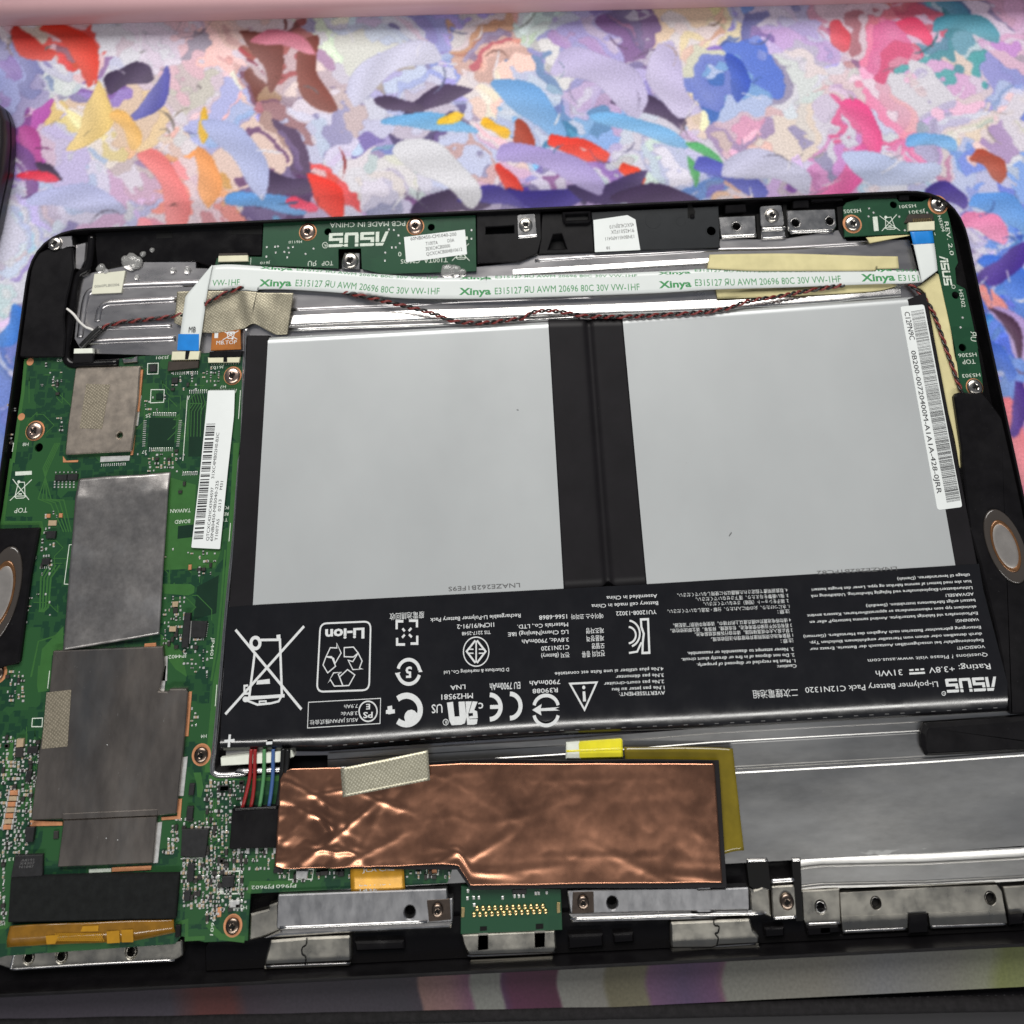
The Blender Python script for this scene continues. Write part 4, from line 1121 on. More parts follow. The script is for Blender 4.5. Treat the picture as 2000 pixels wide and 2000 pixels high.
for s_ in ('Q 205,975 250,968 262,1080 300,1078 292,968 338,966 352,1085 340,1130 312,1142 240,1145 222,1110', 'Q 345,966 392,965 372,1035 365,1060 372,1100 436,1098 430,1135 405,1142 358,1142 352,1085',
           'Q 376,1036 398,965 436,968 410,1030 432,1040 438,1092 372,1096 372,1078 402,1074 400,1052 370,1054'): ink.poly(s_, z)
ink.arc(qc(195, 1122), 20 * k, 22 * k, 0, 360, .14, z); up('Q', 'R', (205, 1108), (186, 1109), 26)
ink.line([qc(1722, 345), qc(1668, 347), qc(1672, 405), qc(1690, 455), qc(1682, 520), qc(1680, 600), qc(1732, 598)], .5, z, closed=True)
ink.arc(qc(1570, 455), 90 * k, 100 * k, -82, 70, .42, z, 16); ink.arc(qc(1572, 465), 58 * k, 62 * k, -85, 85, .42, z, 14); ink.line([qc(1578, 600), qc(1640, 590), qc(1672, 520)], .42, z)
# left end of the wrap
ink.line([oc(155, 425), oc(652, 1025)], .58, z); ink.line([oc(672, 398), oc(78, 1062)], .58, z + .004)
ink.line([oc(300, 600), oc(258, 935), oc(505, 925), oc(490, 500), oc(345, 502)], .55, z + .008)
ink.arc(oc(305, 525), 34 * k, 42 * k, 0, 360, .75, z + .008, 24); ink.line([oc(478, 462), oc(480, 500)], .95, z + .012)
ink.poly([oc(318, 808), oc(412, 795), oc(415, 832), oc(312, 838)], z + .012)
ink.line([oc(250, 845), oc(222, 848), oc(222, 908), oc(262, 905)], .45, z); ink.line([oc(215, 945), oc(525, 922)], .7, z + .012)
ink.disc(oc(230, 950), 22 * k, z + .014); ink.line([oc(245, 960), oc(320, 990), oc(420, 980), oc(480, 965), oc(500, 930)], .45, z + .012)
ink.line([oc(335, 965), oc(385, 962), oc(385, 980), oc(335, 983)], .3, z + .014, closed=True)
rr = fillet(ccw([P(p, z) for p in (oc(795, 378), oc(1175, 362), oc(1163, 880), oc(768, 893))]), 1.6, 5)
ink.line(rr, .38, z, closed=True, mm=True)
up('O', 'Li-ion', (1128, 412), (832, 425), 76, .035)
for seg in ([(815, 690), (838, 628), (880, 628), (910, 700), (850, 750)], [(838, 628), (870, 560), (920, 562), (918, 525), (952, 600), (905, 680), (895, 640)], [(975, 560), (1045, 555), (1080, 600), (1045, 630), (975, 628)],
            [(1080, 600), (1110, 660), (1090, 715), (1118, 722), (1040, 725), (1005, 655), (1040, 665)], [(850, 830), (895, 750), (955, 745), (930, 760), (965, 848), (900, 850), (870, 800)], [(1000, 725), (1055, 765), (1010, 845), (965, 848), (940, 780)]):
    ink.line([oc(*q) for q in seg], .24, z, closed=True)
up('O', '廢電池請回收', (1578, 290), (1318, 305), 40)
for (cx, cy, a0) in ((1395, 385, 0), (1500, 380, 90), (1502, 505, 180), (1398, 512, 270)):
    c_ = oc(cx, cy); w_ = 24 * k
    q = [(-w_, w_ * 1.5), (-w_, -w_), (w_ * 1.1, -w_)]
    ca, sa = math.cos(math.radians(a0)), math.sin(math.radians(a0))
    ink.line([(c_[0] + x * ca - y * sa, c_[1] + x * sa + y * ca) for x, y in q], .55, z)
for a, b in (((1415, 415), (1432, 436)), ((1482, 412), (1462, 434)), ((1485, 480), (1464, 460)), ((1412, 484), (1432, 462))): ink.line([oc(*a), oc(*b)], .5, z + .004)
ink.arc(oc(1462, 742), 82 * k, 92 * k, 15, 172, .75, z); ink.arc(oc(1462, 742), 82 * k, 92 * k, 195, 352, .75, z)
ink.poly([oc(1535, 745), oc(1566, 742), oc(1548, 705)], z + .004); ink.poly([oc(1358, 752), oc(1400, 745), oc(1375, 786)], z + .004)
up('O', '5', (1485, 705), (1438, 707), 80, .03)
ink.arc(oc(1445, 1030), 104 * k, 108 * k, -130, 130, 1.25, z, 26); ink.disc(oc(1480, 1085), 52 * k, z + .004, ry=58 * k)
ink.line([oc(1318, 1000), oc(1325, 1060)], 1.1, z); ink.line([oc(1290, 1045), oc(1357, 1040)], .8, z + .004)
ink.line([oc(706, 972), oc(1250, 942), oc(1245, 1132), oc(698, 1166)], .16, z, closed=True)
up('O', '7.9Ah', (1078, 985), (975, 991), 28); up('O', '3.8Vdc', (1075, 1040), (950, 1046), 28); up('O', 'ASUS JAPAN株式会社', (1080, 1090), (715, 1110), 28)
ink.arc(oc(1155, 1040), 68 * k, 76 * k, 0, 360, .3, z, 28); up('O', 'E', (1170, 985), (1140, 986), 40, .02); up('O', 'PS', (1190, 1045), (1118, 1048), 44, .02)
ink.line([oc(70, 1266), oc(148, 1258)], .55, z); ink.line([oc(112, 1215), oc(104, 1310)], .55, z + .004); ink.line([oc(386, 1281), oc(432, 1277)], .6, z)
ink.build('wrap_lettering', INKW, bat)
dk = Ink(); dk.text('LNAZE262B1FE9S', qc(755, 72), qc(215, 102), 33 * k, ZB + 0.09)
dk.text('LNAZE262B1FC82', X('S 730,128')[0], X('S -22,170')[0], 36 * FR['S'][2], ZB + 0.09)
dk.line([X('W 1424,1047')[0], X('W 1429,1040')[0]], 0.18, ZB + 0.19); dk.line([X('W 1009,800')[0], X('W 1013,801')[0]], .12, ZB + .19)
dk.build('cell_code', INKGREY, bat)

# barcode sticker along the right cell
zs = ZB + 0.13
st = prism('barcode_sticker', 'E 600,1372 855,1350 F 1268,1712 1000,1747', ZB - 0.05, zs, PAPER, bat, bev=0.02, r=0.7)
bk = Ink(); rnd = random.Random(5)
aL, aR = X('E 712,1428')[0], X('E 850,1404')[0]; bL, bR = X('F 1098,1662')[0], X('F 1246,1638')[0]
t = 0.0
lerp = lambda p, q, s: (p[0] + (q[0] - p[0]) * s, p[1] + (q[1] - p[1]) * s)
while t < 1:
    w = rnd.choice([0.0013, 0.0013, 0.0022, 0.003]); e = min(t + w, 1)
    bk.poly([lerp(aL, bL, t), lerp(aR, bR, t), lerp(aR, bR, e), lerp(aL, bL, e)], zs + .02)
    t = e + rnd.choice([0.0022, 0.0025, 0.0035, 0.005])
bk.text('C12PN9C', X('E 640,1432')[0], X('E 700,1732')[0], 60 * FR['E'][2], zs + .02)
bk.text('0B200-00720400M-A1A1A-428-0JRR', X('F 712,28')[0], X('F 995,1568')[0], 58 * FR['F'][2], zs + .02)
bk.build('barcode', INKK, st)

# leads, foam pad and plug
prism('foam_pad', 'J 118,312 300,290 590,262 655,255 672,302 560,345 122,372', 3.85, 5.3, WHITEPAD, bat, bev=0.15)
def lead(spec, m, r=0.55, zz=(5.4, 5.6, 5.6, 5.4)):
    q = X(spec); n = len(q)
    zz = np.interp(np.linspace(0, 1, n), np.linspace(0, 1, len(zz)), zz)
    path = smooth_line([(*P(p, 5.5), zc) for p, zc in zip(q, zz)], 6)
    tube('lead', path, r, m, bat, 10)
lead('J 350,245 346,330 342,440 318,560 283,690', REDW, .44)
lead('J 380,245 378,330 376,460 366,580 346,690', REDW, .44)
lead('J 448,245 448,330 446,440 432,560 412,690', GREENW, .45)
lead('J 516,245 515,330 514,440 502,560 482,690', BLUEW, .45)
lead('J 596,235 592,330 584,440 570,560 548,680', BLACKW, .62, (5.9, 6.0, 5.8, 5.5))
lead('J 630,240 628,330 612,440 596,520 580,640', BLACKW, .62, (6.0, 6.3, 6.0, 5.6))
plug = prism('plug', 'J 208,692 560,675 548,990 182,1002', 3.9, 6.1, BLACK, bat, bev=0.2, r=0.3)
for i in range(5):
    prism('plug_slot', 'J %d,735 %d,733 %d,790 %d,792' % (232 + 68 * i, 244 + 68 * i, 240 + 68 * i, 228 + 68 * i), 6.0, 6.13, VOID, plug, bev=0)
rib('plug_ridge', 'J 212,700 380,690 552,682', 0.3, 6.1, BLACKGLOSS, plug)
for i in range(5):
    p = X('J %d,1005' % (255 + 68 * i))[0]
    prism('solder_tail', [(p[0] - 3, p[1] - 5), (p[0] + 3, p[1] - 5), (p[0] + 3, p[1] + 8), (p[0] - 3, p[1] + 8)], 4.5, 5.0, SOLDER, plug, bev=0.12)

# ------------------------------------------------------------------ main board
mb = thing('main_board', 'large green main circuit board with shield cans left of the battery', 'circuit board', (250, 1300), 3.0)
ZM = 4.6
pcb = prism('board', 'A 200,1157 485,1150 508,1205 530,1218 700,1190 1050,1142 1850,1103 1842,1300 1830,1700 G 1868,200 1830,800 1775,1400 1715,1932 H 1668,600 1650,842 1680,868 1932,872 '
      'J 620,430 1880,640 1880,1120 1830,1256 1000,1306 540,1326 345,1336 335,1480 325,1690 0,1702 I 1710,1105 1650,1180 60,1290 W -70,1890 -70,1318 G -100,1838 150,1796 240,1100 312,726 0,738 -20,700 100,180 A 85,1932 130,1600',
      3.8, ZM, PCB, mb, bev=0.06, holes=[(X('A 292,1832')[0], 8)])
def boxes(items, z0, z1):
    """joined small boxes given as (centre px, w mm, h mm, angle)"""
    v, f = [], []
    for (p, w, h, a, hz) in items:
        c = P(p, ZM); ca, sa = math.cos(a), math.sin(a); k = len(v)
        for zz, s in ((z0, 1.0), (z0 + (z1 - z0) * hz * .8, 1.0), (z0 + (z1 - z0) * hz, 0.82)):
            for (x, y) in ((-w / 2, -h / 2), (w / 2, -h / 2), (w / 2, h / 2), (-w / 2, h / 2)):
                x *= s; y *= s
                v.append((c[0] + x * ca - y * sa, c[1] + x * sa + y * ca, zz))
        for l in (0, 4):
            for i in range(4): f.append((k + l + i, k + l + (i + 1) % 4, k + l + 4 + (i + 1) % 4, k + l + 4 + i))
        f.append((k + 8, k + 9, k + 10, k + 11))
    return v, f

def inside(p, poly):
    c = False; j = len(poly) - 1
    for i in range(len(poly)):
        if (poly[i][1] > p[1]) != (poly[j][1] > p[1]) and p[0] < (poly[j][0] - poly[i][0]) * (p[1] - poly[i][1]) / (poly[j][1] - poly[i][1]) + poly[i][0]: c = not c
        j = i
    return c

def scatter(name, regions, n, seed, parent, z=ZM, avoid=(), big=1.0):
    """tiny soldered parts and bare pads too small to tell apart one by one; one joined piece per finish"""
    r = random.Random(seed)
    regs = [X(s) for s in regions]; av = [X(s) for s in avoid]
    taken = set(); sold, body_t, body_d, silk = [], [], [], []
    areas = [abs(area2(q)) for q in regs]
    tries = 0; placed = 0
    base_a = math.atan2(P((1000, 1500), z)[1] - P((0, 1550), z)[1], P((1000, 1500), z)[0] - P((0, 1550), z)[0])
    while placed < n and tries < n * 12:
        tries += 1
        q = r.choices(regs, areas)[0]
        xs = [p[0] for p in q]; ys = [p[1] for p in q]
        p = (r.uniform(min(xs), max(xs)), r.uniform(min(ys), max(ys)))
        p = (round(p[0] / 7.5) * 7.5 + r.uniform(-1, 1), round(p[1] / 8.0) * 8.0 + r.uniform(-1, 1))
        key = (int(p[0] // 7.5), int(p[1] // 8))
        if key in taken or not inside(p, q) or any(inside(p, a) for a in av): continue
        taken.add(key); placed += 1
        a = 0.0 if r.random() < .5 else math.pi / 2
        w = r.choice([.55, .55, .75, 1.0]) * big; h = w * .55; hz = r.uniform(.5, 1)
        kind = r.random()
        mmx = PXMM(p, z)
        if kind < .42:
            off = w * .42 * mmx
            d = (off, 0) if a == 0 else (0, off)
            for s in (-1, 1): sold.append(((p[0] + d[0] * s, p[1] + d[1] * s), w * .36, h, a, hz * .9))
            (body_t if r.random() < .55 else body_d).append((p, w * .55, h * .94, a, hz))
        elif kind < .86: sold.append((p, r.uniform(.28, .5), r.uniform(.3, .6), a, r.uniform(.3, .6)))
        elif kind < .93: body_d.append((p, 1.0, .7, a, 1.0))
        else: silk.append((p, r.uniform(.5, 1.2), .12, a, .05))
    for lab, lst, m, top in (('solder_joints', sold, SOLDER, .42), ('ceramic_bodies', body_t, TANCAP, .48), ('resistor_bodies', body_d, DARKCAP, .5), ('silkscreen_ticks', silk, SILK, .05)):
        if lst:
            v, f = boxes(lst, z - .02, z + top); o = mesh(lab, v, f, m, parent); o['kind'] = 'stuff'

def pads(a, b, n, w, h, m=SOLDER, parent=mb, z=ZM, name='pad_row', hz=.12):
    """a row of n lead pads between photo points a and b; w along the row, h across, in mm"""
    A_, B_ = X(a)[0], X(b)[0]
    qa, qb = P(A_, z), P(B_, z); an = math.atan2(qb[1] - qa[1], qb[0] - qa[0])
    v, f = boxes([(lerp(A_, B_, i / (n - 1)), w, h, an, 1.0) for i in range(n)], z - .02, z + hz)
    o = mesh(name, v, f, m, parent); return o

# copper pours and routed lines under the mask
tr = Ink(); zt = ZM + .015
def strip(spec, w): tr.line(X(spec), w, zt)
strip('G 1858,60 1835,500 1790,1150 1745,1700 1700,1932 H 1660,560 1632,840', 1.5)
strip('G 1770,900 1740,1300 1705,1650 1660,1932', .5)
strip('A 195,1165 172,1420 100,1932 G 90,200 20,690 320,690 335,780', .9)
strip('H 1640,880 1932,900 J 300,478 560,465', 1.1)
for k in range(4): strip('G %d,%d %d,%d %d,%d %d,%d %d,%d' % (470 - 12 * k, 60, 380 - 14 * k, 260, 300 + 34 * k, 500 + 2 * k, 400 + 34 * k, 540 - 10 * k, 500 + 20 * k, 760), .28)
for k in range(4): strip('G %d,1020 %d,1120 %d,1350 %d,1390' % (470 - 30 * k, 400 - 26 * k, 380 - 22 * k, 340 - 10 * k), .45)
tr.poly('G 1330,330 1540,390 1520,840 1740,900 1690,1040 1290,1060 1300,800 1330,440', zt)
tr.poly('G 1280,1170 1500,1170 1530,1190 1525,1240 1480,1260 1290,1245', zt)
tr.poly('G 330,1680 500,1500 495,1700 410,1730 395,1932 300,1932', zt)
tr.poly('H 300,0 390,0 370,200 300,210 290,150', zt)
tr.poly('G 1260,1560 1430,1700 1470,1900 1380,1840 1270,1690', zt)
tr.poly('H 60,560 110,560 85,900 25,910', zt); tr.poly('H 1520,840 1580,840 1600,960 1580,1040 1550,1030 1545,930', zt)
for k in range(6): strip('G %d,1560 %d,1620 %d,1900' % (520 - 22 * k, 300 + 2 * k, 240 + 4 * k), .22) if k < 3 else strip('H %d,1040 %d,1200 %d,1280' % (1600 + 20 * k, 1640 + 10 * k, 1560 + 24 * k), .22)
for k in range(5): strip('A %d,1420 %d,1500 %d,1560 %d,1750' % (1440 + 22 * k, 1460 + 22 * k, 1420 + 24 * k, 1415 + 24 * k), .2)
strip('I 1660,1060 1700,980 1760,960 1760,1130 1932,1120', .8); strip('I 0,1010 60,1000 100,960', 1.2); strip('J 330,1330 350,1260 700,1255', 1.0); strip('J 20,1560 120,1660 300,1680', 1.2)
for (cx, cy, seed) in ((300, 1350, 1), (330, 1100, 2), (420, 1600, 3), (60, 1120, 4), (60, 780, 5), (330, 800, 6), (60, 1500, 7), (430, 1700, 8)):
    r_ = random.Random(seed)
    for k in range(9):
        x, y = cx + r_.uniform(-50, 50), cy + r_.uniform(-70, 70)
        pts_ = [(x, y)]
        for _ in range(4):
            d = r_.choice([(1, 0), (0, 1), (.7, .7), (-.7, .7), (0, -1)]); L_ = r_.uniform(8, 30)
            x += d[0] * L_; y += d[1] * L_; pts_.append((x, y))
        if all(inside(q, X('A 200,1157 1850,1103 G 1868,200 1775,1400 H 1668,600 W 470,1530 480,1780 0,1830 0,1330 40,1300 70,1060 20,1020')) for q in pts_): tr.line(pts_, .2, zt + .002)
tr.build('copper_traces', GREENLT, mb)
dkp = Ink()
for s in ('G 1400,715 1530,700 1525,800 1395,815', 'G 1550,1190 1720,1100 1700,1400 1520,1450', 'A 1130,1605 1330,1610 1312,1828 1112,1830', 'A 1440,1440 1550,1430 1530,1900 1420,1900'): dkp.poly(s, zt + .004)
dkp.build('bare_mask_patches', GREENDK, mb)

# upper shield can with its tape patch
can = prism('shield_can', 'A 568,1232 1058,1216 1040,1480 990,1862 488,1888 512,1650', ZM, 6.1, TANCAN, mb, bev=0.3, r=0.5, holes=[(X('A 900,1740')[0], 5.6)])
prism('cloth_patch', 'A 650,1352 830,1357 768,1692 600,1686', 6.1, 6.18, CLOTH2, can, bev=0.03)
prism('can_lip', 'A 1062,1245 1078,1243 1050,1560 1030,1560', ZM, 5.2, COPPERPAD, mb, bev=0.05); prism('can_lip', 'A 1005,1690 1024,1690 1002,1888 984,1890', ZM, 5.0, COPPERPAD, mb, bev=0.05)
prism('can_lip', 'G 495,165 520,200 615,195 612,212 495,214', ZM, 4.75, COPPERPAD, mb, bev=0.02)
prism('can_lip', 'A 1038,1440 1068,1438 1040,1668 1010,1665', ZM, 4.85, SOLDER, mb, bev=0.05)
prism('can_lip', 'G 790,168 1022,160 1015,200 785,212', ZM, 4.85, SOLDER, mb, bev=0.05)
# connectors along the top
prism('cable_socket', 'A 1298,1108 1508,1103 1496,1168 1292,1172', ZM, 5.9, CREAMPLASTIC, mb, bev=0.12)
prism('socket_latch', 'A 1270,1182 1500,1178 1495,1230 1262,1255', ZM, 5.5, BROWNPLASTIC, mb, bev=0.12)
prism('latch_notch', 'A 1400,1100 1432,1100 1418,1165 1395,1165', 5.9, 6.1, BLACK, mb, bev=0.05)
pads('A 1325,1175', 'A 1480,1172', 10, .16, .45, GOLD, z=5.2); pads('A 1310,1272', 'A 1490,1268', 12, .18, .8)
prism('cable_socket', 'A 1568,1152 1812,1147 1802,1190 1570,1192', ZM, 5.6, CREAMPLASTIC, mb, bev=0.12)
prism('socket_latch', 'A 1580,1108 1832,1103 1815,1146 1578,1150', ZM, 5.9, BLACK, mb, bev=0.15)
prism('latch_notch', 'A 1688,1105 1710,1104 1712,1185 1685,1186', 5.6, 5.95, BLACK, mb, bev=0.04)
pads('A 1600,1205', 'A 1800,1200', 12, .14, .3)
prism('coax_socket', 'A 555,1122 700,1120 702,1190 545,1198', ZM, 5.8, BLACK, mb, bev=0.2); prism('socket_cap', 'A 558,1086 695,1082 700,1120 555,1123', ZM, 5.9, WHITEPAD, mb, bev=0.1)
prism('spring_contact', 'A 920,1160 985,1165 1035,1140 1035,1185 930,1195', ZM, 5.4, STEEL, mb, bev=0.15)
# unpopulated chip footprints
pads('A 1160,1578', 'A 1325,1582', 13, .16, .9); pads('A 1130,1848', 'A 1300,1845', 13, .16, .9); pads('A 1095,1630', 'A 1085,1820', 13, .16, .8); pads('A 1362,1630', 'A 1342,1820', 13, .16, .8)
pads('A 1432,1412', 'A 1560,1408', 9, .16, .9); pads('A 1590,1398', 'A 1770,1392', 16, .14, .3); pads('G 1440,302', 'G 1550,298', 8, .2, .9); pads('G 800,235', 'G 985,228', 12, .2, .6)
# chips that can be told apart
def chip(spec, z1, m=ICBLACK, bev=.1, name='chip', z0=ZM): return prism(name, spec, z0, z1, m, mb, bev=bev)
chip('A 1130,1205 1180,1203 1178,1258 1126,1260', 5.3); chip('A 1178,1425 1230,1425 1228,1470 1176,1470', 4.9, GREENDK)
chip('A 1295,1305 1345,1302 1340,1345 1292,1348', 5.2); chip('G 432,310 525,308 522,355 428,358', 5.3); chip('G 530,305 610,302 605,352 528,355', 5.3)
for i in range(6): pads('G %d,365' % (432 + 30 * i), 'G %d,408' % (430 + 30 * i), 3, .35, .4, name='lead_row')
pads('G 440,293', 'G 600,290', 6, .3, .35)
chip('G 365,755 438,755 432,812 358,812', 5.4); chip('G 330,970 392,968 386,1018 322,1020', 5.4); pads('G 318,1040', 'G 385,1038', 5, .2, .5); pads('G 345,950', 'G 385,948', 3, .4, .5)
chip('G 380,670 445,670 440,712 375,712', 4.95, TANCAP); chip('G 365,620 395,620 393,650 363,650', 5.0, COPPERPAD); chip('G 462,615 490,615 488,648 460,648', 5.0, COPPERPAD)
chip('G 1505,1462 1628,1467 1612,1592 1500,1590', 5.5); pads('G 1520,1600', 'G 1600,1602', 7, .18, .5); pads('G 1632,1480', 'G 1618,1580', 8, .16, .5)
chip('G 1448,1402 1498,1400 1478,1668 1425,1672', 5.7); chip('G 1490,1462 1512,1462 1490,1640 1470,1640', 5.0, SOLDER)
chip('G 1330,1505 1385,1505 1380,1545 1328,1545', 5.2, TANCAP); chip('G 1355,1310 1400,1308 1395,1350 1352,1352', 5.1, TANCAP); chip('G 1360,1360 1398,1360 1394,1400 1358,1400', 5.1, DARKCAP)
chip('G 1480,1020 1506,1018 1503,1058 1478,1060', 5.0, COPPERPAD); chip('G 1135,1640 1225,1632 1228,1668 1130,1672', 4.8, COPPERPAD)
chip('H 1430,1290 1640,1285 1612,1512 1420,1500', 5.6); chip('H 215,640 300,638 292,690 210,695', 5.4); chip('H 210,830 250,828 232,915 190,915', 5.4); chip('H 130,580 185,578 180,640 125,645', 5.4, TANCAP)
chip('H 120,650 180,648 176,720 115,722', 5.4, DARKCAP); chip('H 1730,945 1800,943 1795,985 1725,988', 5.2); chip('H 1490,930 1530,930 1520,1020 1478,1020', 5.3); chip('H 1470,1110 1520,1110 1510,1215 1460,1215', 5.3)
chip('H 1475,1560 1530,1558 1518,1700 1465,1702', 5.4); chip('H 1745,1660 1840,1655 1835,1740 1740,1748', 5.5); chip('H 1450,1770 1500,1768 1490,1850 1440,1852', 5.4); chip('I 240,80 325,75 308,215 235,220', 5.6)
chip('I 505,115 550,115 548,185 500,188', 5.0, DARKCAP); chip('J 520,1140 590,1140 588,1178 515,1180', 5.2); chip('J 870,1165 930,1160 930,1195 870,1200', 5.1, DARKCAP); chip('J 1005,1165 1050,1162 1050,1205 1005,1208', 5.1)
chip('J 100,520 182,518 180,560 98,562', 5.2); chip('J 190,1390 262,1386 258,1440 188,1442', 5.1, SOLDER)
for i in range(7):
    y = 985 + 45 * i; x = 78 - 9 * i
    for s, m_, nm in (((x - 14, x - 2), SOLDER, 'cap_end'), ((x, x + 60), TANCAP if i % 2 else COPPERPAD, 'ceramic_capacitor'), ((x + 62, x + 74), SOLDER, 'cap_end')):
        prism(nm, 'H %d,%d %d,%d %d,%d %d,%d' % (s[0], y, s[1], y - 1, s[1] - 2, y + 34, s[0] - 2, y + 35), ZM, 5.25, m_, mb, bev=.08)
AV = ['G 500,300 1340,280 1340,440 1250,1600 1280,1660 W 360,1340 370,1350 345,1590 310,1700 100,1715 60,1620 100,1330 G 400,1700', 'I 60,330 1720,320 1720,1000 60,1000', 'A 480,1215 1080,1210 1000,1890 480,1890', 'V 160,110 670,110 500,1850 170,1830',
      'J 200,680 560,670 540,1000 180,1005', 'H 1420,1280 1650,1280 1620,1515 1410,1510', 'I 0,1000 1700,930 1720,1340 0,1400', 'J 130,1465 310,1465 300,1700 130,1700', 'H 1490,590 1680,590 1680,810 1490,810', 'H 480,1190 1290,1170 1240,1620 430,1640', 'J 520,385 1900,350 1900,1150 520,1150']
scatter('smd', ['H 0,550 330,600 240,1200 240,1640 0,1640', 'H 1280,1180 1640,1220 1660,1900 1290,1900', 'H 1640,900 1932,900 1932,1932 1640,1932', 'J 0,500 200,500 190,1340 0,1600', 'I 0,300 130,300 60,980 0,980'], 820, 3, mb, avoid=AV, big=1.0)
scatter('smd', ['G 1290,1270 1480,1250 1460,1680 1280,1640', 'G 1480,1600 1660,1600 1640,1900 1380,1800', 'A 1080,1440 1260,1440 1200,1560 1080,1600', 'A 1020,1850 1380,1850 1400,1932 1010,1932', 'G 1150,140 1420,120 1400,300 1160,300', 'G 340,600 460,600 400,1100 310,1100',
                'A 320,1190 480,1190 470,1480 320,1400', 'A 1280,1250 1480,1250 1480,1400 1280,1400', 'A 1530,1210 1660,1210 1650,1380 1540,1380', 'J 560,1130 1100,1140 1090,1230 560,1240', 'J 1520,1130 1880,1130 1840,1230 1520,1230', 'J 220,1000 520,1000 520,1160 220,1160', 'G 1560,900 1700,930 1690,1130 1560,1100',
                'H 60,30 200,60 200,280 60,280', 'A 60,1500 120,1500 100,1900 50,1900', 'H 1500,330 1570,330 1560,520 1490,520', 'A 430,1600 505,1600 490,1720 430,1720', 'J 0,1080 140,1080 140,1500 0,1560'], 420, 4, mb, avoid=AV, big=.9)
scatter('smd', ['G 1380,360 1540,360 1520,480 1370,480', 'G 60,1230 480,1230 440,1480 60,1480', 'G 1300,880 1700,880 1690,960 1300,960'], 22, 9, mb, avoid=AV, big=.8)

# thermal sheets and the lower shield cans
def wob(s, a, b): return lambda u, v, x, y: s + a * noise.noise(Vector((x * b, y * b, 3.1)))
ruled('graphite_sheet', 'G 605,345 830,325 1080,312 1330,290', 'G 495,1692 700,1660 900,1626 1250,1565', 40, 60, lambda u, v, x, y: 5.9 + .22 * noise.noise(Vector((x * .12, y * .09, 1))) + .12 * noise.noise(Vector((x * .4, y * .35, 2))) - 1.15 * max(0, .12 - v) / .12 * (.25 + .75 * abs(2 * u - 1) ** 1.5) - .5 * max(0, u - .8) * max(0, .5 - abs(v - .42)) * 2, GRAPHITE, mb, thick=.35, z=5.9)
can2 = prism('shield_can', 'G 415,1698 1278,1662 1290,1800 H 1262,150 1240,205 1318,207 1332,186 1460,185 1476,215 1460,450 1385,1165 1250,1180 490,1208 245,1218 250,1150 310,650 385,200', ZM, 6.0, DARKCAN, mb, bev=.22, r=.25)
prism('cloth_patch', 'H 365,212 560,190 530,636 325,656', 6.0, 6.08, CLOTH2, can2, bev=.03)
prism('can_step', 'H 492,1165 1240,1130 1238,1178 490,1212', 6.0, 6.12, DARKCAN, can2, bev=.1)
can3 = prism('shield_can', 'H 500,1214 1232,1186 1200,1553 452,1584', ZM, 5.7, DARKCAN, mb, bev=.15)
dust = Ink()
for q in ('H 835,1357', 'H 925,1370', 'H 843,622'): dust.disc(X(q)[0], .9, 5.72 if '1357' in q or '1370' in q else 6.02)
dust.build('dust_specks', INKW, mb)
for s, m_ in (('H 1478,205 1508,205 1480,556 1454,556', COPPERPAD), ('H 1402,1050 1430,1048 1418,1208 1390,1208', COPPERPAD), ('H 1268,1192 1390,1184 1392,1208 1270,1216', COPPERPAD), ('H 235,1218 490,1230 490,1258 235,1262', COPPERPAD),
              ('H 880,1590 1190,1574 1186,1606 876,1622', COPPERPAD), ('H 700,1602 875,1594 872,1622 698,1630', SILK), ('H 1258,0 1308,0 1292,200 1250,200', SOLDER), ('H 1435,722 1475,716 1442,1025 1402,1025', SOLDER), ('H 1238,1236 1274,1230 1240,1550 1204,1554', SOLDER), ('G 1275,1740 1318,1736 1312,1932 1262,1932', SOLDER)):
    prism('can_lip', s, ZM, 4.85 if m_ is not SILK else 4.63, m_, mb, bev=.03)
ic = prism('large_chip', 'I 140,345 402,335 398,545 98,560', ZM, 5.5, ICBLACK, mb, bev=.15)
cm = Ink()
for i, (a, b) in enumerate((('I 200,400', 'I 320,395'), ('I 185,430', 'I 325,425'), ('I 180,462', 'I 315,458'))): cm.text(('A8191', 'X4307', 'N1047')[i], X(a)[0], X(b)[0], 5.0, 5.52)
cm.build('chip_marking', INKGREY, ic)
prism('foam_cover', 'I 98,562 410,545 900,528 1688,520 1652,945 1200,952 70,978', ZM, 5.9, FOAM, mb, bev=.25, r=.3)
# amber flex tail rolled over the near edge of the board
ruled('flex_tail', 'I 100,1005 400,985 750,975 1200,955 1640,946', 'I 45,1245 430,1222 800,1205 1200,1188 1646,1096', 40, 16, lambda u, v, x, y: 5.75 - 2.0 * max(0, v - .45) ** 1.6 * 1.9 + .1 * noise.noise(Vector((x * .2, y * .3, 4))), AMBER, mb, thick=.25, z=5.4)
hx = Ink(); hz_ = lambda x, y: 5.70
for s in ('I 430,1100 560,1090 520,1175 440,1180', 'I 1005,1060 1125,1050 1130,1165 1010,1172', 'I 1145,1045 1255,1040 1258,1160 1150,1162', 'I 780,1010 930,1002 925,1058 760,1062'): hx.poly(s, 5.88)
for i in range(22):
    x = 560 + i * 20
    hx.line(X('I %d,1075 %d,1150' % (x, x - 40)), .16, 5.88); hx.line(X('I %d,1075 %d,1150' % (x - 40, x)), .16, 5.88)
hx.build('flex_pattern', GOLDFLEX, mb)
prism('flex_stiffener', 'I 1655,1000 1705,1000 1700,1110 1650,1115', ZM, 5.2, BLACK, mb, bev=.1)

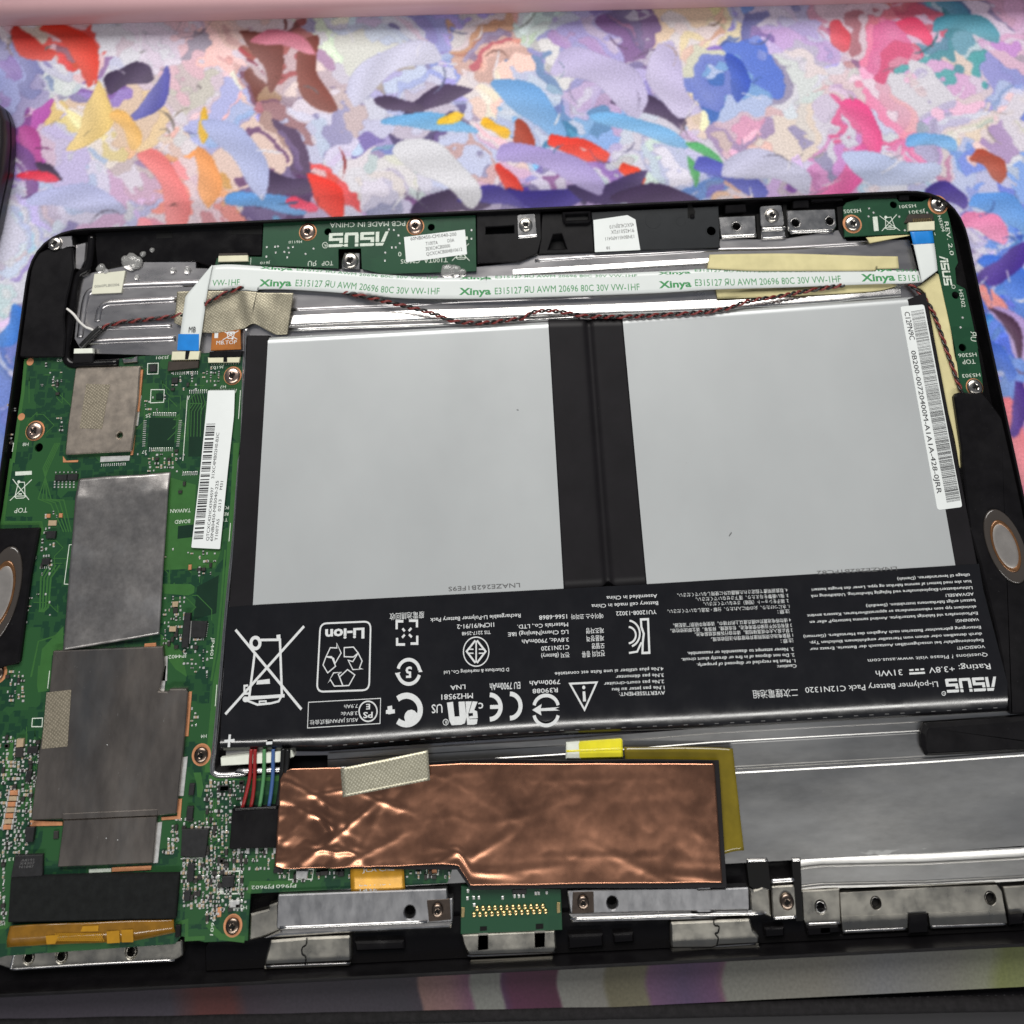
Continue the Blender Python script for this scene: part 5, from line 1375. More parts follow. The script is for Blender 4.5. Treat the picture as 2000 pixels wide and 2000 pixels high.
# silkscreen
sk = Ink(); z = ZM + .03
def upm(s, a, b, h, fr): sk.text(s, X('%s %d,%d' % (fr, *a))[0], X('%s %d,%d' % (fr, *b))[0], h * FR[fr][2], z)
upm('TAIWAN', (1500, 575), (1340, 582), 30, 'G'); upm('BOARD', (1495, 660), (1375, 668), 30, 'G'); upm('TOP', (217, 568), (115, 575), 38, 'G'); upm('H8', (226, 58), (180, 60), 26, 'G'); upm('PC', (1800, 556), (1765, 558), 26, 'G'); upm('RE', (1796, 606), (1760, 608), 26, 'G'); upm('T1', (1790, 652), (1755, 654), 26, 'G')
upm('H7', (1705, 1362), (1660, 1364), 22, 'A'); upm('25', (1140, 1580), (1100, 1582), 24, 'A'); upm('37', (1108, 1852), (1072, 1854), 24, 'A'); upm('J5301', (1275, 1142), (1180, 1146), 20, 'A'); upm('J6103', (1690, 1215), (1590, 1218), 20, 'A'); upm('302', (490, 1162), (430, 1165), 20, 'A')
upm('JP4402', (1470, 1720), (1325, 1730), 28, 'G'); upm('JP4401', (1665, 1590), (1650, 1755), 28, 'G'); upm('H4', (1625, 540), (1580, 543), 28, 'H'); upm('PJ9601', (690, 1262), (515, 1268), 26, 'J'); upm('PJ9602', (520, 1270), (352, 1276), 26, 'J'); upm('H3', (318, 1425), (268, 1428), 28, 'J')
upm('PJP9601', (68, 1420), (38, 1648), 30, 'J'); upm('13', (130, 360), (80, 365), 30, 'I'); upm('H5', (48, 965), (0, 968), 36, 'I')
sk.poly('G 120,287 250,280 250,310 120,318', z); wheelie_bin(sk, 'G 228,508 78,514 100,345 250,348', z, .2)
for s in ('A 1785,1390 1775,1420', 'A 1815,1400 1800,1615', 'G 108,60 96,130', 'G 1812,690 1800,835', 'A 1415,1440 1380,1932', 'A 1430,1440 1420,1470', 'G 575,858 545,862 505,1170 540,1172', 'G 305,815 280,975', 'H 1705,150 1692,320', 'H 1420,1518 1590,1512 1585,1560 1555,1565', 'H 390,40 375,180'): sk.line(s, .18, z)
for s in ('H 255,415 335,412 330,480 250,480', 'A 1115,1198 1195,1195 1192,1275 1112,1278', 'A 1140,1395 1240,1395 1235,1490 1135,1495', 'H 1712,1618 1885,1612 1875,1790 1708,1795', 'J 640,1150 820,1150 810,1225 632,1228', 'J 105,1170 262,1165 255,1335 95,1338', 'J 1675,1140 1765,1138 1762,1190 1672,1192', 'J 188,1388 265,1384 260,1445 186,1447'): sk.line(s, .2, z, closed=True)
sk.poly('H 1708,1730 1745,1728 1740,1795 1705,1797', z); sk.poly('J 98,1270 128,1270 145,1335 92,1340', z)
sk.build('silkscreen', SILK, mb)
prism('chip_pad', 'J 690,1160 780,1160 770,1225 680,1225', ZM, 5.1, SOLDER, mb, bev=.15); prism('copper_pad', 'J 1690,1148 1752,1147 1750,1182 1688,1184', ZM, 4.68, COPPERPAD, mb, bev=.02)
prism('copper_pad', 'J 98,1438 128,1436 122,1510 92,1512', ZM, 4.68, COPPERPAD, mb, bev=.02)
for s, rr_ in (('A 228,1185', 7), ('A 162,1600', 7)):
    p = X(s)[0]; v, f = prism_data(circ(P(p, ZM), mmr(p, rr_, ZM), 16), ZM, ZM + .04, 0); mesh('copper_pad', v, f, COPPERPAD, mb)
screw('A 1756,1290', 16, ZM, mb, 'n', .5, 18); screw('A 265,1705', 17, ZM, mb, 'n', .9, 19.5); screw('H 1583,700', 16, ZM, mb, 'd', .3, 22); screw('J 212,1575', 17, ZM, mb, 'd', .1, 23); screw('G -18,1868', 15, ZM, mb, 'd', .2, 21)
# white serial label with barcode
zl = ZM + .75
prism('label_riser', 'V 372,140 648,135 575,985 490,1820 195,1808 278,1100 355,300', ZM, zl - .06, GREENDK, mb, bev=.02)
lb = prism('serial_label', 'V 365,125 655,122 645,400 580,985 495,1836 185,1820 270,1100 350,300', zl - .05, zl, PAPER, mb, bev=.015, r=.3)
bk = Ink(); rnd = random.Random(8); t = 0.0
a0, a1, b0, b1 = X('V 348,485')[0], X('V 445,483')[0], X('V 210,1735')[0], X('V 312,1730')[0]
while t < 1:
    w = rnd.choice([.005, .005, .009, .014]); e = min(t + w, 1)
    bk.poly([lerp(a0, b0, t), lerp(a1, b1, t), lerp(a1, b1, e), lerp(a0, b0, e)], zl + .02); t = e + rnd.choice([.006, .006, .012, .02])
for s, a, b in (('QTCXC42HC43904597', (375, 1745), (428, 1170)), ('31XC4MB02H0-B3C', (432, 1075), (488, 580)), ('60NB0450-MBS040-225', (418, 1750), (482, 1098)), ('T100TAS', (468, 1742), (490, 1510)), ('0213', (502, 1428), (512, 1300)), ('M31', (520, 1195), (532, 1105))):
    bk.text(s, X('V %d,%d' % a)[0], X('V %d,%d' % b)[0], 34 * FR['V'][2], zl + .02)
bk.build('label_print', INKK, lb)
# bracket at the near left corner
br = thing('corner_bracket', 'dull steel corner bracket with three holes below the amber flex', 'bracket', (150, 1870), 3.0)
prism('plate', 'I -150,1262 20,1242 700,1205 1715,1140 1722,1290 1690,1312 1660,1330 800,1372 100,1420 0,1385 -150,1390', 1.5, 3.6, GREYMETAL, br, bev=.25, r=.4, holes=[(X('I 270,1305')[0], 10), (X('I 580,1290')[0], 11), (X('I 1237,1250')[0], 11)])
for s in ('I 270,1305', 'I 580,1290', 'I 1237,1250'): hole_lip(s, 11, 3.6, br, GREYMETAL)
rib('rolled_edge', 'I 100,1418 500,1392 1000,1362 1650,1330', .28, 3.5, STEEL, br, .9); rib('rolled_edge', 'I 138,1245 120,1330 100,1418', .3, 3.6, STEEL, br, .7)

# ------------------------------------------------------------------ camera board along the top edge
cb = thing('camera_board', 'narrow green circuit board with paper sticker at the top edge', 'circuit board', (680, 470), 3.0)
ZC = 5.0
prism('board', 'B 250,216 1850,156 1856,578 1150,602 992,562 985,405 815,410 815,558 B 0,528 A 1620,462 1636,402 B 0,468 238,470', 4.2, ZC, PCB2, cb, bev=.06, holes=[(X('B 735,280')[0], 6.8), (X('B 1516,246')[0], 6.8)])
prism('cable_socket', 'A 1648,385 1870,380 1872,425 1645,430', ZC, 6.0, CREAMPLASTIC, cb, bev=.12); pads('A 1660,432', 'A 1862,428', 12, .14, .3, SOLDER, cb, ZC + .02); prism('socket_latch', 'A 1650,366 1868,362 1870,380 1648,385', ZC, 5.8, BROWNPLASTIC, cb, bev=.1)
screw('B 585,283', 15, ZC, cb, 'n', .5, 17); screw('B 1396,240', 15, ZC, cb, 'n', .2, 17)
sk = Ink(); z = ZC + .03
def upb(s, a, b, h, fr='B'): sk.text(s, X('%s %d,%d' % (fr, *a))[0], X('%s %d,%d' % (fr, *b))[0], h * FR[fr][2], z)
upb('PCB MADE IN CHINA', (1320, 200), (752, 214), 36); upb('H6110', (540, 346), (440, 350), 20); upb('TOP', (775, 500), (690, 504), 34); upb('T100TA_CMOS', (1640, 478), (1285, 490), 32); upb('0', (1290, 432), (1265, 434), 34); upb('J610', (300, 505), (225, 508), 18); upb('ЯU', (650, 498), (585, 502), 38)
logo(sk, X('B 1195,278')[0], X('B 745,292')[0], 105 * FR['B'][2], z)
sk.arc(X('B 715,382')[0], 5.2, 5.6, 0, 360, .16, z); upb('R', (725, 372), (706, 373), 20)
wheelie_bin(sk, 'B 1805,500 1672,500 1690,380 1800,370', z, .18); sk.line('B 155,478 152,530', .14, z); sk.line('B 745,385 860,384', .3, z + .01)
sk.poly('B 1740,320 1790,316 1792,340 1742,344', z)
sk.build('silkscreen', SILK, cb)
v, f = [], []
r_ = random.Random(3); it = []
for q in ((278, 398), (340, 395), (362, 393), (440, 405), (475, 398), (345, 440), (410, 435), (445, 440), (432, 475), (275, 470), (630, 410), (570, 450), (1235, 270), (1270, 310), (1198, 265), (1220, 400), (1170, 440), (1168, 500), (1250, 400), (1820, 270), (1820, 335), (1280, 370)):
    it.append((X('B %d,%d' % q)[0], .45, .5, r_.choice([0, .8]), 1))
v, f = boxes(it, ZC - .02, ZC + .12); o = mesh('solder_vias', v, f, SOLDER, cb); o['kind'] = 'stuff'
zs = ZC + .12
st = prism('paper_sticker', 'B 1310,321 1770,264 1786,450 1326,511', ZC + .01, zs, PAPER, cb, bev=.02)
bk = Ink()
for s, a, b in (('60NB0450-CM1040-200', (1360, 347), (1706, 310)), ('T100TA', (1475, 384), (1566, 374)), ('D3A', (1640, 362), (1690, 356)), ('3EXC4CB0000', (1475, 424), (1660, 398)), ('QCXC4CB004B10612', (1480, 462), (1750, 424))):
    bk.text(s, X('B %d,%d' % a)[0], X('B %d,%d' % b)[0], 26 * FR['B'][2], zs + .02)
bk.build('sticker_print', INKK, st)
tb = prism('fixing_tab', 'B 840,560 838,500 860,440 975,440 975,565', 3.9, 5.1, STEEL, case, bev=.15); screw('B 905,500', 16, 5.1, case, 's', .4)

# sticker on the grey cover and the one in the corner
s1 = prism('moulding_label', 'C 1000,192 1258,155 1318,188 1355,418 1012,434', 5.0, 5.1, PAPER, None, bev=.02)
s1['label'] = 'white paper label with clipped corner on the charcoal cover plate'; s1['category'] = 'label'
bk = Ink()
for s, a, b, h in (('45XC4LBJN10', (1305, 212), (1120, 232), 28), ('9142501F2X', (1306, 256), (1132, 270), 28), ('13NB0451AP0411', (1306, 303), (1090, 322), 26), ('3B', (1126, 392), (1096, 394), 20)):
    bk.text(s, X('C %d,%d' % a)[0], X('C %d,%d' % b)[0], h * FR['C'][2], 5.12)
bk.build('label_print', INKGREY, s1)
s2 = prism('corner_label', 'A 712,522 945,496 915,662 690,672', 3.85, 4.55, PAPERC, None, bev=.02)
s2['label'] = 'small cream label on the steel plate in the upper left corner'; s2['category'] = 'label'
bk = Ink(); bk.text('0060PLB0206', X('A 712,626')[0], X('A 900,612')[0], 5.2, 4.57); bk.build('label_print', INKGREY, s2)

# ------------------------------------------------------------------ button board down the right edge
bb = thing('button_board', 'angled green circuit board in the upper right corner of the tablet', 'circuit board', (1780, 440), 3.0)
ZR = 5.0
prism('board', 'D 1640,295 E 20,250 150,216 555,206 590,245 830,242 900,205 1040,200 1085,280 1130,430 1222,900 1190,960 1205,1130 1300,1180 1360,1450 1440,1830 F 1432,0 1482,310 1495,475 1290,490 1250,470 1190,0 E 1120,1500 1000,960 945,556 690,600 640,592 0,622 D 1655,625', 4.2, ZR, PCB2, bb, bev=.06,
      holes=[(X('E 526,275')[0], 7), (X('E 1195,1250')[0], 7.2), (X('E 1270,1815')[0], 7.4)])
prism('cable_socket', 'E 688,468 968,450 972,545 690,555', ZR, 6.2, CREAMPLASTIC, bb, bev=.12); prism('socket_latch', 'E 690,378 950,370 962,440 645,470', ZR, 5.6, BROWNPLASTIC, bb, bev=.1)
pads('E 722,452', 'E 910,445', 12, .14, .9, GOLD, bb, 5.62, hz=.3)
screw('D 1736,482', 14.5, ZR, bb, 's', .4, 18); screw('E 1002,275', 15, ZR, bb, 's', .7, 18.5); screw('F 1397,420', 15.5, ZR, bb, 's', .2, 17)
sk = Ink(); z = ZR + .03
def up5(s, a, b, h, fr='E'): sk.text(s, X('%s %d,%d' % (fr, *a))[0], X('%s %d,%d' % (fr, *b))[0], h * FR[fr][2], z)
up5('H5305', (1825, 318), (1640, 330), 38, 'D'); up5('H5301', (762, 268), (585, 282), 34); up5('J5301', (865, 328), (690, 340), 36); up5('H5306', (1415, 48), (1220, 60), 40, 'F'); up5('TOP', (1402, 118), (1262, 126), 48, 'F'); up5('H5303', (1455, 268), (1262, 282), 38, 'F')
up5('H5304', (1000, 396), (1048, 566), 34); up5('REV. 2.0', (1072, 458), (1135, 820), 44); up5('H5302', (1228, 1192), (1262, 1380), 42); up5('ЯU', (1355, 1640), (1358, 1742), 60)
logo(sk, X('E 1018,828')[0], X('E 1072,1145')[0], 86 * FR['E'][2], z); sk.arc(X('E 1172,1160')[0], 3.2, 3.4, 0, 360, .14, z)
sk.poly('E 300,406 350,402 366,555 315,560', z); wheelie_bin(sk, 'E 595,555 400,558 375,395 560,380', z, .2); sk.line('E 965,575 975,605', .16, z)
sk.build('silkscreen', SILK, bb)
it = [(X('E %d,%d' % q)[0], .5, .5, .4, 1) for q in ((250, 405), (303, 365), (580, 408), (640, 555), (1262, 1495), (1240, 1600), (255, 320), (880, 365))]
v, f = boxes(it, ZR - .02, ZR + .15); o = mesh('solder_vias', v, f, SOLDER, bb); o['kind'] = 'stuff'

# ------------------------------------------------------------------ flat cable across the top
rc = thing('flat_cable', 'white flat ribbon cable with green lettering across the top of the tablet', 'ribbon cable', (1000, 560), 4.0)
UPP = 'A 1600,458 B 0,527 300,545 800,578 1200,606 1550,628 1932,622 C 250,615 1000,600 1500,580 1932,556 D 600,960 1200,960 1932,965 E 560,985 790,990'
LOW = 'A 1568,640 1932,650 B 200,715 450,716 850,742 1200,776 1500,787 1932,787 C 500,778 1000,762 1500,742 1932,715 D 1000,1166 1932,1132 E 600,1126 830,1112'
def zff(x, y): return 6.05 + .35 * math.sin(x * .045 + 1.0) + .12 * noise.noise(Vector((x * .06, 0, 7)))
ruled('band', UPP, LOW, 160, 6, lambda u, v, x, y: zff(x, y), FFC, rc, thick=.15, z=6.0, smooth=True)
ruled('folded_tail', 'A 1602,455 1400,690 1340,1096', 'A 1604,458 1568,640 1500,1100', 24, 6, lambda u, v, x, y: 6.35 - .5 * u, FFC, rc, thick=.15, z=6.1, curve=False)
prism('stiffener', 'A 1345,975 1502,975 1500,1102 1336,1097', 5.75, 6.0, BLUE, rc, bev=.05)
ruled('folded_tail', 'E 718,700 740,705 830,1112', 'E 962,690 965,700 1000,985', 20, 6, lambda u, v, x, y: 6.25 + .1 * math.sin(3 * u), FFC, rc, thick=.15, z=6.2, curve=False)
ruled('stiffener', 'E 705,566 738,706', 'E 945,555 962,692', 10, 6, lambda u, v, x, y: 6.2 + .12 * math.sin(2.5 * u), BLUE, rc, thick=.15, z=6.2, curve=False)
gk = Ink()
zf2 = lambda x, y: zff(x, y) + .03
def ffc(s, spec, h, bold=0.0):
    q = X(spec)
    gk.text(s, q, None, h, 6.05, bold, zf2)
def run(dx, lx, y0, fr):
    pass
h1 = 13.0
ffc('VW-1HF', 'A 1600,612 1805,606', 12)
ffc('Xinya', 'B 212,690 330,690 458,688', 13, .03); ffc('E315127 ЯU AWM 20696 80C 30V VW-1HF', 'B 488,690 710,697 850,708 960,716 1130,738 1350,752 1578,754', h1)
ffc('Xinya', 'B 1726,756 C 100,757 228,754', 13, .03); ffc('E315127 ЯU AWM 20696 80C 30V VW-1HF', 'C 258,754 480,745 700,737 920,732 1130,727 1350,722', h1)
ffc('Xinya', 'C 1497,706 1620,700 1742,694', 13, .03); ffc('E315127 ЯU AWM 20696 80C 30V VW-1HF', 'D 45,1150 360,1146 720,1138 1000,1130 1300,1120 1622,1108', h1)
ffc('Xinya', 'E 185,1098 350,1096 545,1090', 13.5, .03); ffc('E3151', 'E 582,1094 800,1098', 11.5)
# the upper line of lettering is cut by the cable's edge
gk.build('cable_lettering', INKG, rc)
g2 = Ink()
def cut(s, spec, h, bold=0):
    """lower halves of letters only: printed line running off the cable's edge"""
    q = X(spec); k = len(g2.v); b0 = len(g2.f)
    g2.text(s, q, None, h, 6.05, bold, zf2)
for s, sp, b in (('Xinya', 'B 222,558 340,566 468,570', .03), ('E315127 ЯU AWM 20696 80C 30V VW-1HF', 'B 498,572 700,584 850,600 1000,614 1200,628 1400,636 1570,637', 0), ('Xinya', 'B 1730,640 C 100,640 232,640', .03), ('E315127 ЯU AWM 20696 80C 30V VW-1HF', 'C 262,634 500,628 800,626 1100,624 1330,622', 0),
                 ('Xinya', 'C 1490,604 1620,600 1735,594', .03), ('E315127 ЯU AWM 20696 80C 30V VW-1HF', 'D 40,995 400,1000 800,1002 1200,998 1580,988', 0), ('Xinya', 'E 165,990 350,990 512,988', .03), ('E3151', 'E 560,996 770,1000', 0)):
    cut(s, sp, 5.0, b)
g2.build('cable_lettering_cut', INKG, rc)
mbk = Ink(); mbk.text('MB', X('A 1422,962')[0], X('A 1475,962')[0], 11, 6.18); mbk.build('cable_mark', INKK, rc)

# ------------------------------------------------------------------ twisted wire pair
tw = thing('twisted_wire_pair', 'thin twisted red and black wire pair winding above the battery', 'wire pair', (1000, 610), 5.0)
PATHS = [('A 770,925 900,888 1100,866 1250,848 1390,825', (4.6, 4.8, 4.8, 5.0, 5.4)), ('A 1545,752 1650,690 1760,645 B 100,700', (6.6, 6.7, 6.3, 5.8)),
         ('B 850,735 910,748 1000,766 1150,802 1400,862 1550,905 1650,945 1750,965 1900,968 C 250,962 370,945 470,930 540,890 640,876 740,882 850,902 950,918 1100,922 1300,920 1500,908 1700,897 1900,882 D 200,1425 400,1390 550,1335 700,1298 900,1272 1150,1222 1400,1180 1650,1140',
          (5.2, 5.6, 6.0, 6.3, 6.4, 6.5, 6.6, 6.7, 6.8, 6.8, 6.8, 6.9, 7.1, 7.2, 7.2, 7.1, 7.0, 7.0, 7.1, 7.1, 7.1, 7.1, 7.1, 7.0, 6.9, 6.6, 6.2, 5.9, 5.6, 5.4)),
         ('E 690,1130 720,1150 790,1205 870,1300 950,1430 1000,1560 1060,1730 1110,1880 F 1150,170 1200,320 1252,455 1275,520', (5.0, 5.4, 5.8, 5.6, 5.4, 5.3, 5.3, 5.3, 5.3, 5.3, 5.4, 5.4))]
for spec, zz in PATHS:
    q = X(spec); zz = np.interp(np.linspace(0, 1, len(q)), np.linspace(0, 1, len(zz)), zz)
    c = smooth_line([(*P(p, zc), zc) for p, zc in zip(q, zz)], 8)
    L_ = sum((b - a).length for a, b in zip(c[:-1], c[1:]))
    c = resample(c, max(int(L_ / .28), 12))
    for ph, m_, nm in ((0, REDW2, 'red_strand'), (math.pi, BLACKW, 'black_strand')):
        pts_ = []
        for i, p in enumerate(c):
            d = (c[min(i + 1, len(c) - 1)] - c[max(i - 1, 0)]).normalized()
            s = d.cross(Vector((0, 0, 1))).normalized(); u_ = s.cross(d)
            th = ph + i * .28 * 2 * math.pi / 3.9 + 1.6 * noise.noise(Vector((i * .05, 2, 3)))
            pts_.append(tuple(p + s * .34 * math.cos(th) + u_ * .34 * math.sin(th)))
        tube(nm, pts_, .31, m_, tw, 7)
q = [(*P(p, 4.8), zc) for p, zc in zip(X('A 622,1072 660,1030 710,975 760,928'), (5.2, 5.2, 5.0, 4.8))]
tube('heat_shrink', smooth_line(q, 5), .95, BLACKW, tw, 10)
wl = thing('white_lead', 'short pale wire looping out of the left corner block', 'wire', (160, 630), 5.0)
for d in (0, 7):
    q = [(*P((p[0] + d * .3, p[1] + d * .2), 5.6), zc) for p, zc in zip(X('A 512,785 560,825 600,880 640,918 680,935 715,955'), (6.2, 6.3, 6.0, 5.6, 5.3, 5.1))]
    tube('strand', smooth_line(q, 6), .30, WHITEW, wl, 7)

# ------------------------------------------------------------------ tapes
def sheet(name, label, cat, top, bot, zf, m, nx=30, ny=14, thick=.12, z=6.0, curve=True, group=None):
    o = ruled(name, top, bot, nx, ny, zf, m, None, thick=thick, z=z, curve=curve)
    o['label'] = label; o['category'] = cat
    group = group or {'tape': 'yellowed paper tapes near the ribbon cable', 'cloth tape': 'conductive cloth tapes'}.get(cat)
    if group: o['group'] = group
    return o
sheet('paper_tape', 'yellowed paper tape strip over the upper edge of the ribbon cable', 'tape', 'D 200,812 600,802 1100,800 1932,828 E 350,828 572,832', 'D 175,962 600,985 1000,988 1932,985 E 330,968 585,962', lambda u, v, x, y: zff(x, y) + .28 + .05 * noise.noise(Vector((x * .3, y * .3, 1))), CREAM, 60, 8, z=6.3)
sheet('paper_tape', 'dull yellow tape strip showing below the ribbon cable', 'tape', 'D 255,1150 1000,1130 1932,1110 E 520,1100', 'D 285,1292 1000,1262 1932,1212 E 560,1150', lambda u, v, x, y: 4.55, CREAM, 40, 5, z=4.55)
sheet('paper_tape', 'long yellowed paper tape running down the right side beside the battery', 'tape', 'E 780,1165 870,1235 930,1500 1000,1932 F 1020,200 1100,620 1180,950 1238,1290', 'E 985,1012 1040,1085 1130,1540 1190,1932 F 1235,200 1270,520 1262,1100 1246,1290', lambda u, v, x, y: 4.75 + .2 * noise.noise(Vector((x * .1, y * .08, 5))), CREAM, 60, 10, z=4.8)
sheet('paper_tape', 'small cream tape wedge under the blue end of the ribbon cable', 'tape', 'E 230,628 450,612 700,600', 'E 270,690 450,655 702,606', lambda u, v, x, y: 5.1, CREAM, 16, 5, z=5.1)
sheet('cloth_tape', 'wrinkled silver conductive cloth tape at the battery upper left corner', 'cloth tape', 'A 1335,655 1450,650 1700,648 1932,655 B 200,738 475,742', 'A 1308,890 1450,945 1600,965 1815,935 B 110,1000 170,972 240,1005 330,1052 425,1052',
      lambda u, v, x, y: 5.75 + .5 * noise.noise(Vector((x * .16, y * .16, 2))) + .5 * math.exp(-((u - .62 - .12 * (v - .5)) / .05) ** 2) + .25 * math.exp(-((u - .9) / .03) ** 2) - .4 * v, CLOTH, 70, 30, z=6.0)
oft = prism('orange_flex', 'A 1602,945 1812,935 1818,1092 1590,1102', 4.6, 5.3, ORANGEFLEX, None, bev=.06); oft['label'] = 'orange flex tail with white print below the cloth tape'; oft['category'] = 'flex cable'
ok_ = Ink(); ok_.text('MB.TOP', X('A 1632,1055')[0], X('A 1785,1050')[0], 7.5, 5.33); wheelie_bin(ok_, 'A 1690,955 1800,950 1790,1015 1680,1020', 5.33, .2); ok_.poly('A 1620,958 1648,957 1645,1005 1618,1006', 5.33); ok_.build('flex_print', INKW, oft)
gb = thing('glue_residue', 'glossy clear glue blobs on the black antenna cover', 'glue', (250, 510), 4.0)
for s, r_, hz in (('A 760,480', 9, .8), ('A 800,502', 6, .5), ('A 985,432', 17, 1.0), ('A 1030,440', 12, .8), ('A 1078,372', 6, .7), ('A 1148,342', 5, .6), ('A 1302,492', 6, .6), ('A 1412,490', 7, .6), ('A 940,410', 7, .5), ('B 1640,580', 14, .6), ('B 1700,575', 12, .6), ('B 1750,590', 8, .5), ('A 1030,545', 5, .4)):
    p = X(s)[0]; c = P(p, 4.4); R = mmr(p, r_, 4.4); v, f = [], []
    v, f = lathe_data([(R * math.cos(t), hz * 1.0 * math.sin(t)) for t in (0, .4, .8, 1.2, 1.45)], 14, (0, 0))
    v = [(c[0] + x * (1 + .25 * noise.noise(Vector((x, y, p[0])))), c[1] + y * (1 + .3 * noise.noise(Vector((y, x, p[1])))), (5.0 if s[0] == 'B' else 4.3) + zz) for x, y, zz in v]
    mesh('glue_blob', v, f, GLUE, gb, smooth=True)

# copper shielding foil over the near part of the board
olv = sheet('olive_film', 'translucent olive insulating film showing right of the copper foil', 'film', 'K 1295,208 1670,206 L 140,210 285,218', 'K 1400,1100 1650,1090 L 230,940 362,915', lambda u, v, x, y: 5.15 + .15 * noise.noise(Vector((x * .12, y * .12, 9))), OLIVE, 30, 30, z=5.1)
yl = prism('yellow_film', 'K 905,182 1000,172 1285,152 1290,285 1000,292 900,290', 4.6, 5.3, YELLOW, None, bev=.35, r=.5); yl['label'] = 'bright yellow film wrapped on the ridge above the copper foil'; yl['category'] = 'film'
rib('fold_line', 'K 900,236 1100,226 1288,218', .25, 5.3, YELLOW, yl, .6); prism('white_end', 'K 898,180 990,172 998,292 896,292', 4.6, 5.36, WHITEPAD, yl, bev=.3)
bs = prism('insulator_sheet', 'K 120,300 400,285 850,300 1280,292 L 0,296 190,300 245,1172 0,1178 K 1000,1175 245,1190 150,1050 -60,1050 J 540,1140 560,700 640,420', 6.0, 6.35, TAPEBLK, None, bev=.08)
bs['label'] = 'matte black insulating sheet showing around the copper foil edges'; bs['category'] = 'insulator'
rng = random.Random(4)
CRE = [(rng.uniform(0, .45), rng.uniform(.1, 1), rng.uniform(0, 3.14), rng.uniform(.25, .6), rng.uniform(.5, 1)) for _ in range(14)] + [(rng.uniform(.45, 1), rng.uniform(0, 1), rng.uniform(-.4, .6), rng.uniform(.2, .7), rng.uniform(.08, .3)) for _ in range(12)] + [(rng.uniform(.4, 1), rng.uniform(.85, 1.0), rng.uniform(-.2, .2), rng.uniform(.2, .4), rng.uniform(.3, .6)) for _ in range(4)]
def zcop(u, v, x, y):
    crumple = max(0.30, 1 - u * 1.7)
    n1 = noise.noise(Vector((x * .10, y * .10, 5))) * .45 + abs(noise.noise(Vector((x * .22, y * .22, 8)))) * .8 * crumple + noise.noise(Vector((x * .5, y * .5, 3))) * .12 * crumple
    ridge = 0
    for (cu, cv, an, ln, am) in CRE:
        du, dv = (u - cu) * 3.2, v - cv
        s = du * math.cos(an) + dv * math.sin(an); t = -du * math.sin(an) + dv * math.cos(an)
        if abs(s) < ln: ridge += am * .55 * math.exp(-(t / .035) ** 2) * (1 - (s / ln) ** 2)
    end = 0.5 * math.exp(-(u / .03) ** 2) * noise.noise(Vector((y * .4, 1, 1)))
    return 6.75 + n1 * .5 + ridge * .55 + end
cop = sheet('copper_foil', 'crumpled brown copper shielding foil covering the near part of the board', 'copper foil', 'J 570,470 600,415 650,392 1025,384 1400,378 1700,365 1932,350 K 400,319 850,321 1400,321 1915,322', 'J 528,1128 590,1150 1000,1140 1430,1132 1750,1112 1880,1120 K 160,1022 245,1160 600,1157 1000,1150 1500,1145 L 215,1140', zcop, COPPER, 190, 80, thick=.1, z=6.8, curve=False)
sheet('cloth_tape', 'short silver conductive cloth tape strip on the copper foil', 'cloth tape', 'J 1025,386 1350,320 1685,250', 'J 1042,606 1350,545 1700,475', lambda u, v, x, y: 7.75 + .12 * noise.noise(Vector((x * .2, y * .2, 4))), CLOTH3, 20, 10, z=7.5)
gf = thing('gold_flex', 'golden flex strip with white lettering below the copper foil', 'flex cable', (735, 1715), 4.5)
ruled('strip', 'J 1100,1120 1300,1115 1500,1110', 'J 1100,1325 1300,1325 1510,1312', 12, 12, lambda u, v, x, y: 5.6 - 1.2 * max(0, v - .45), GOLDFLEX, gf, thick=.15, z=5.5)
ok_ = Ink()
for s, a, b, h, zz in (('94V-0 1', (1165, 1222), (1412, 1212), 8.5, 5.55), ('E219454', (1165, 1278), (1405, 1268), 8.5, 5.25), ('JCA Chia', (1190, 1172), (1430, 1160), 8, 5.63)):
    ok_.text(s, X('J %d,%d' % a)[0], X('J %d,%d' % b)[0], h, zz)
ok_.text('1436', X('J 1170,1322')[0], X('J 1300,1316')[0], 6, 5.06)
ok_.build('flex_print', INKW, gf)

# ------------------------------------------------------------------ hinge brackets, latches and docking socket along the near edge
def bracket(name, label, px):
    return thing(name, label, 'bracket', px, 3.0, 'hinge brackets along the near edge')
b1 = bracket('hinge_bracket', 'grey steel hinge bracket left of the docking socket with dark screw', (700, 1790))
prism('side_wing', 'J 345,1490 480,1455 485,1425 552,1402 560,1610 430,1668 335,1690', 3.0, 5.0, GREYMETAL, b1, bev=.3)
prism('face', 'J 552,1345 1000,1328 1825,1300 1832,1376 1872,1370 1870,1550 1690,1556 570,1612 540,1590', 3.2, 5.6, BRACKET, b1, bev=.2, r=.3, holes=[(X('J 1546,1476')[0], 11)])
prism('near_flange', 'J 560,1618 1690,1562 1868,1555 1855,1602 1000,1640 575,1668 440,1672', 2.6, 4.6, STEEL, b1, bev=.4)
rib('pressed_line', 'J 565,1592 1000,1574 1680,1545', .3, 5.55, STEEL, b1, .7)
prism('screw_recess', 'J 1672,1382 1852,1372 1860,1535 1690,1550', 5.3, 5.66, SCREWD, b1, bev=.12, r=.3); screw('J 1756,1460', 14, 5.66, b1, 'd', .3)
b2 = bracket('hinge_bracket', 'grey steel hinge bracket right of the docking socket with dark screw', (1280, 1770))
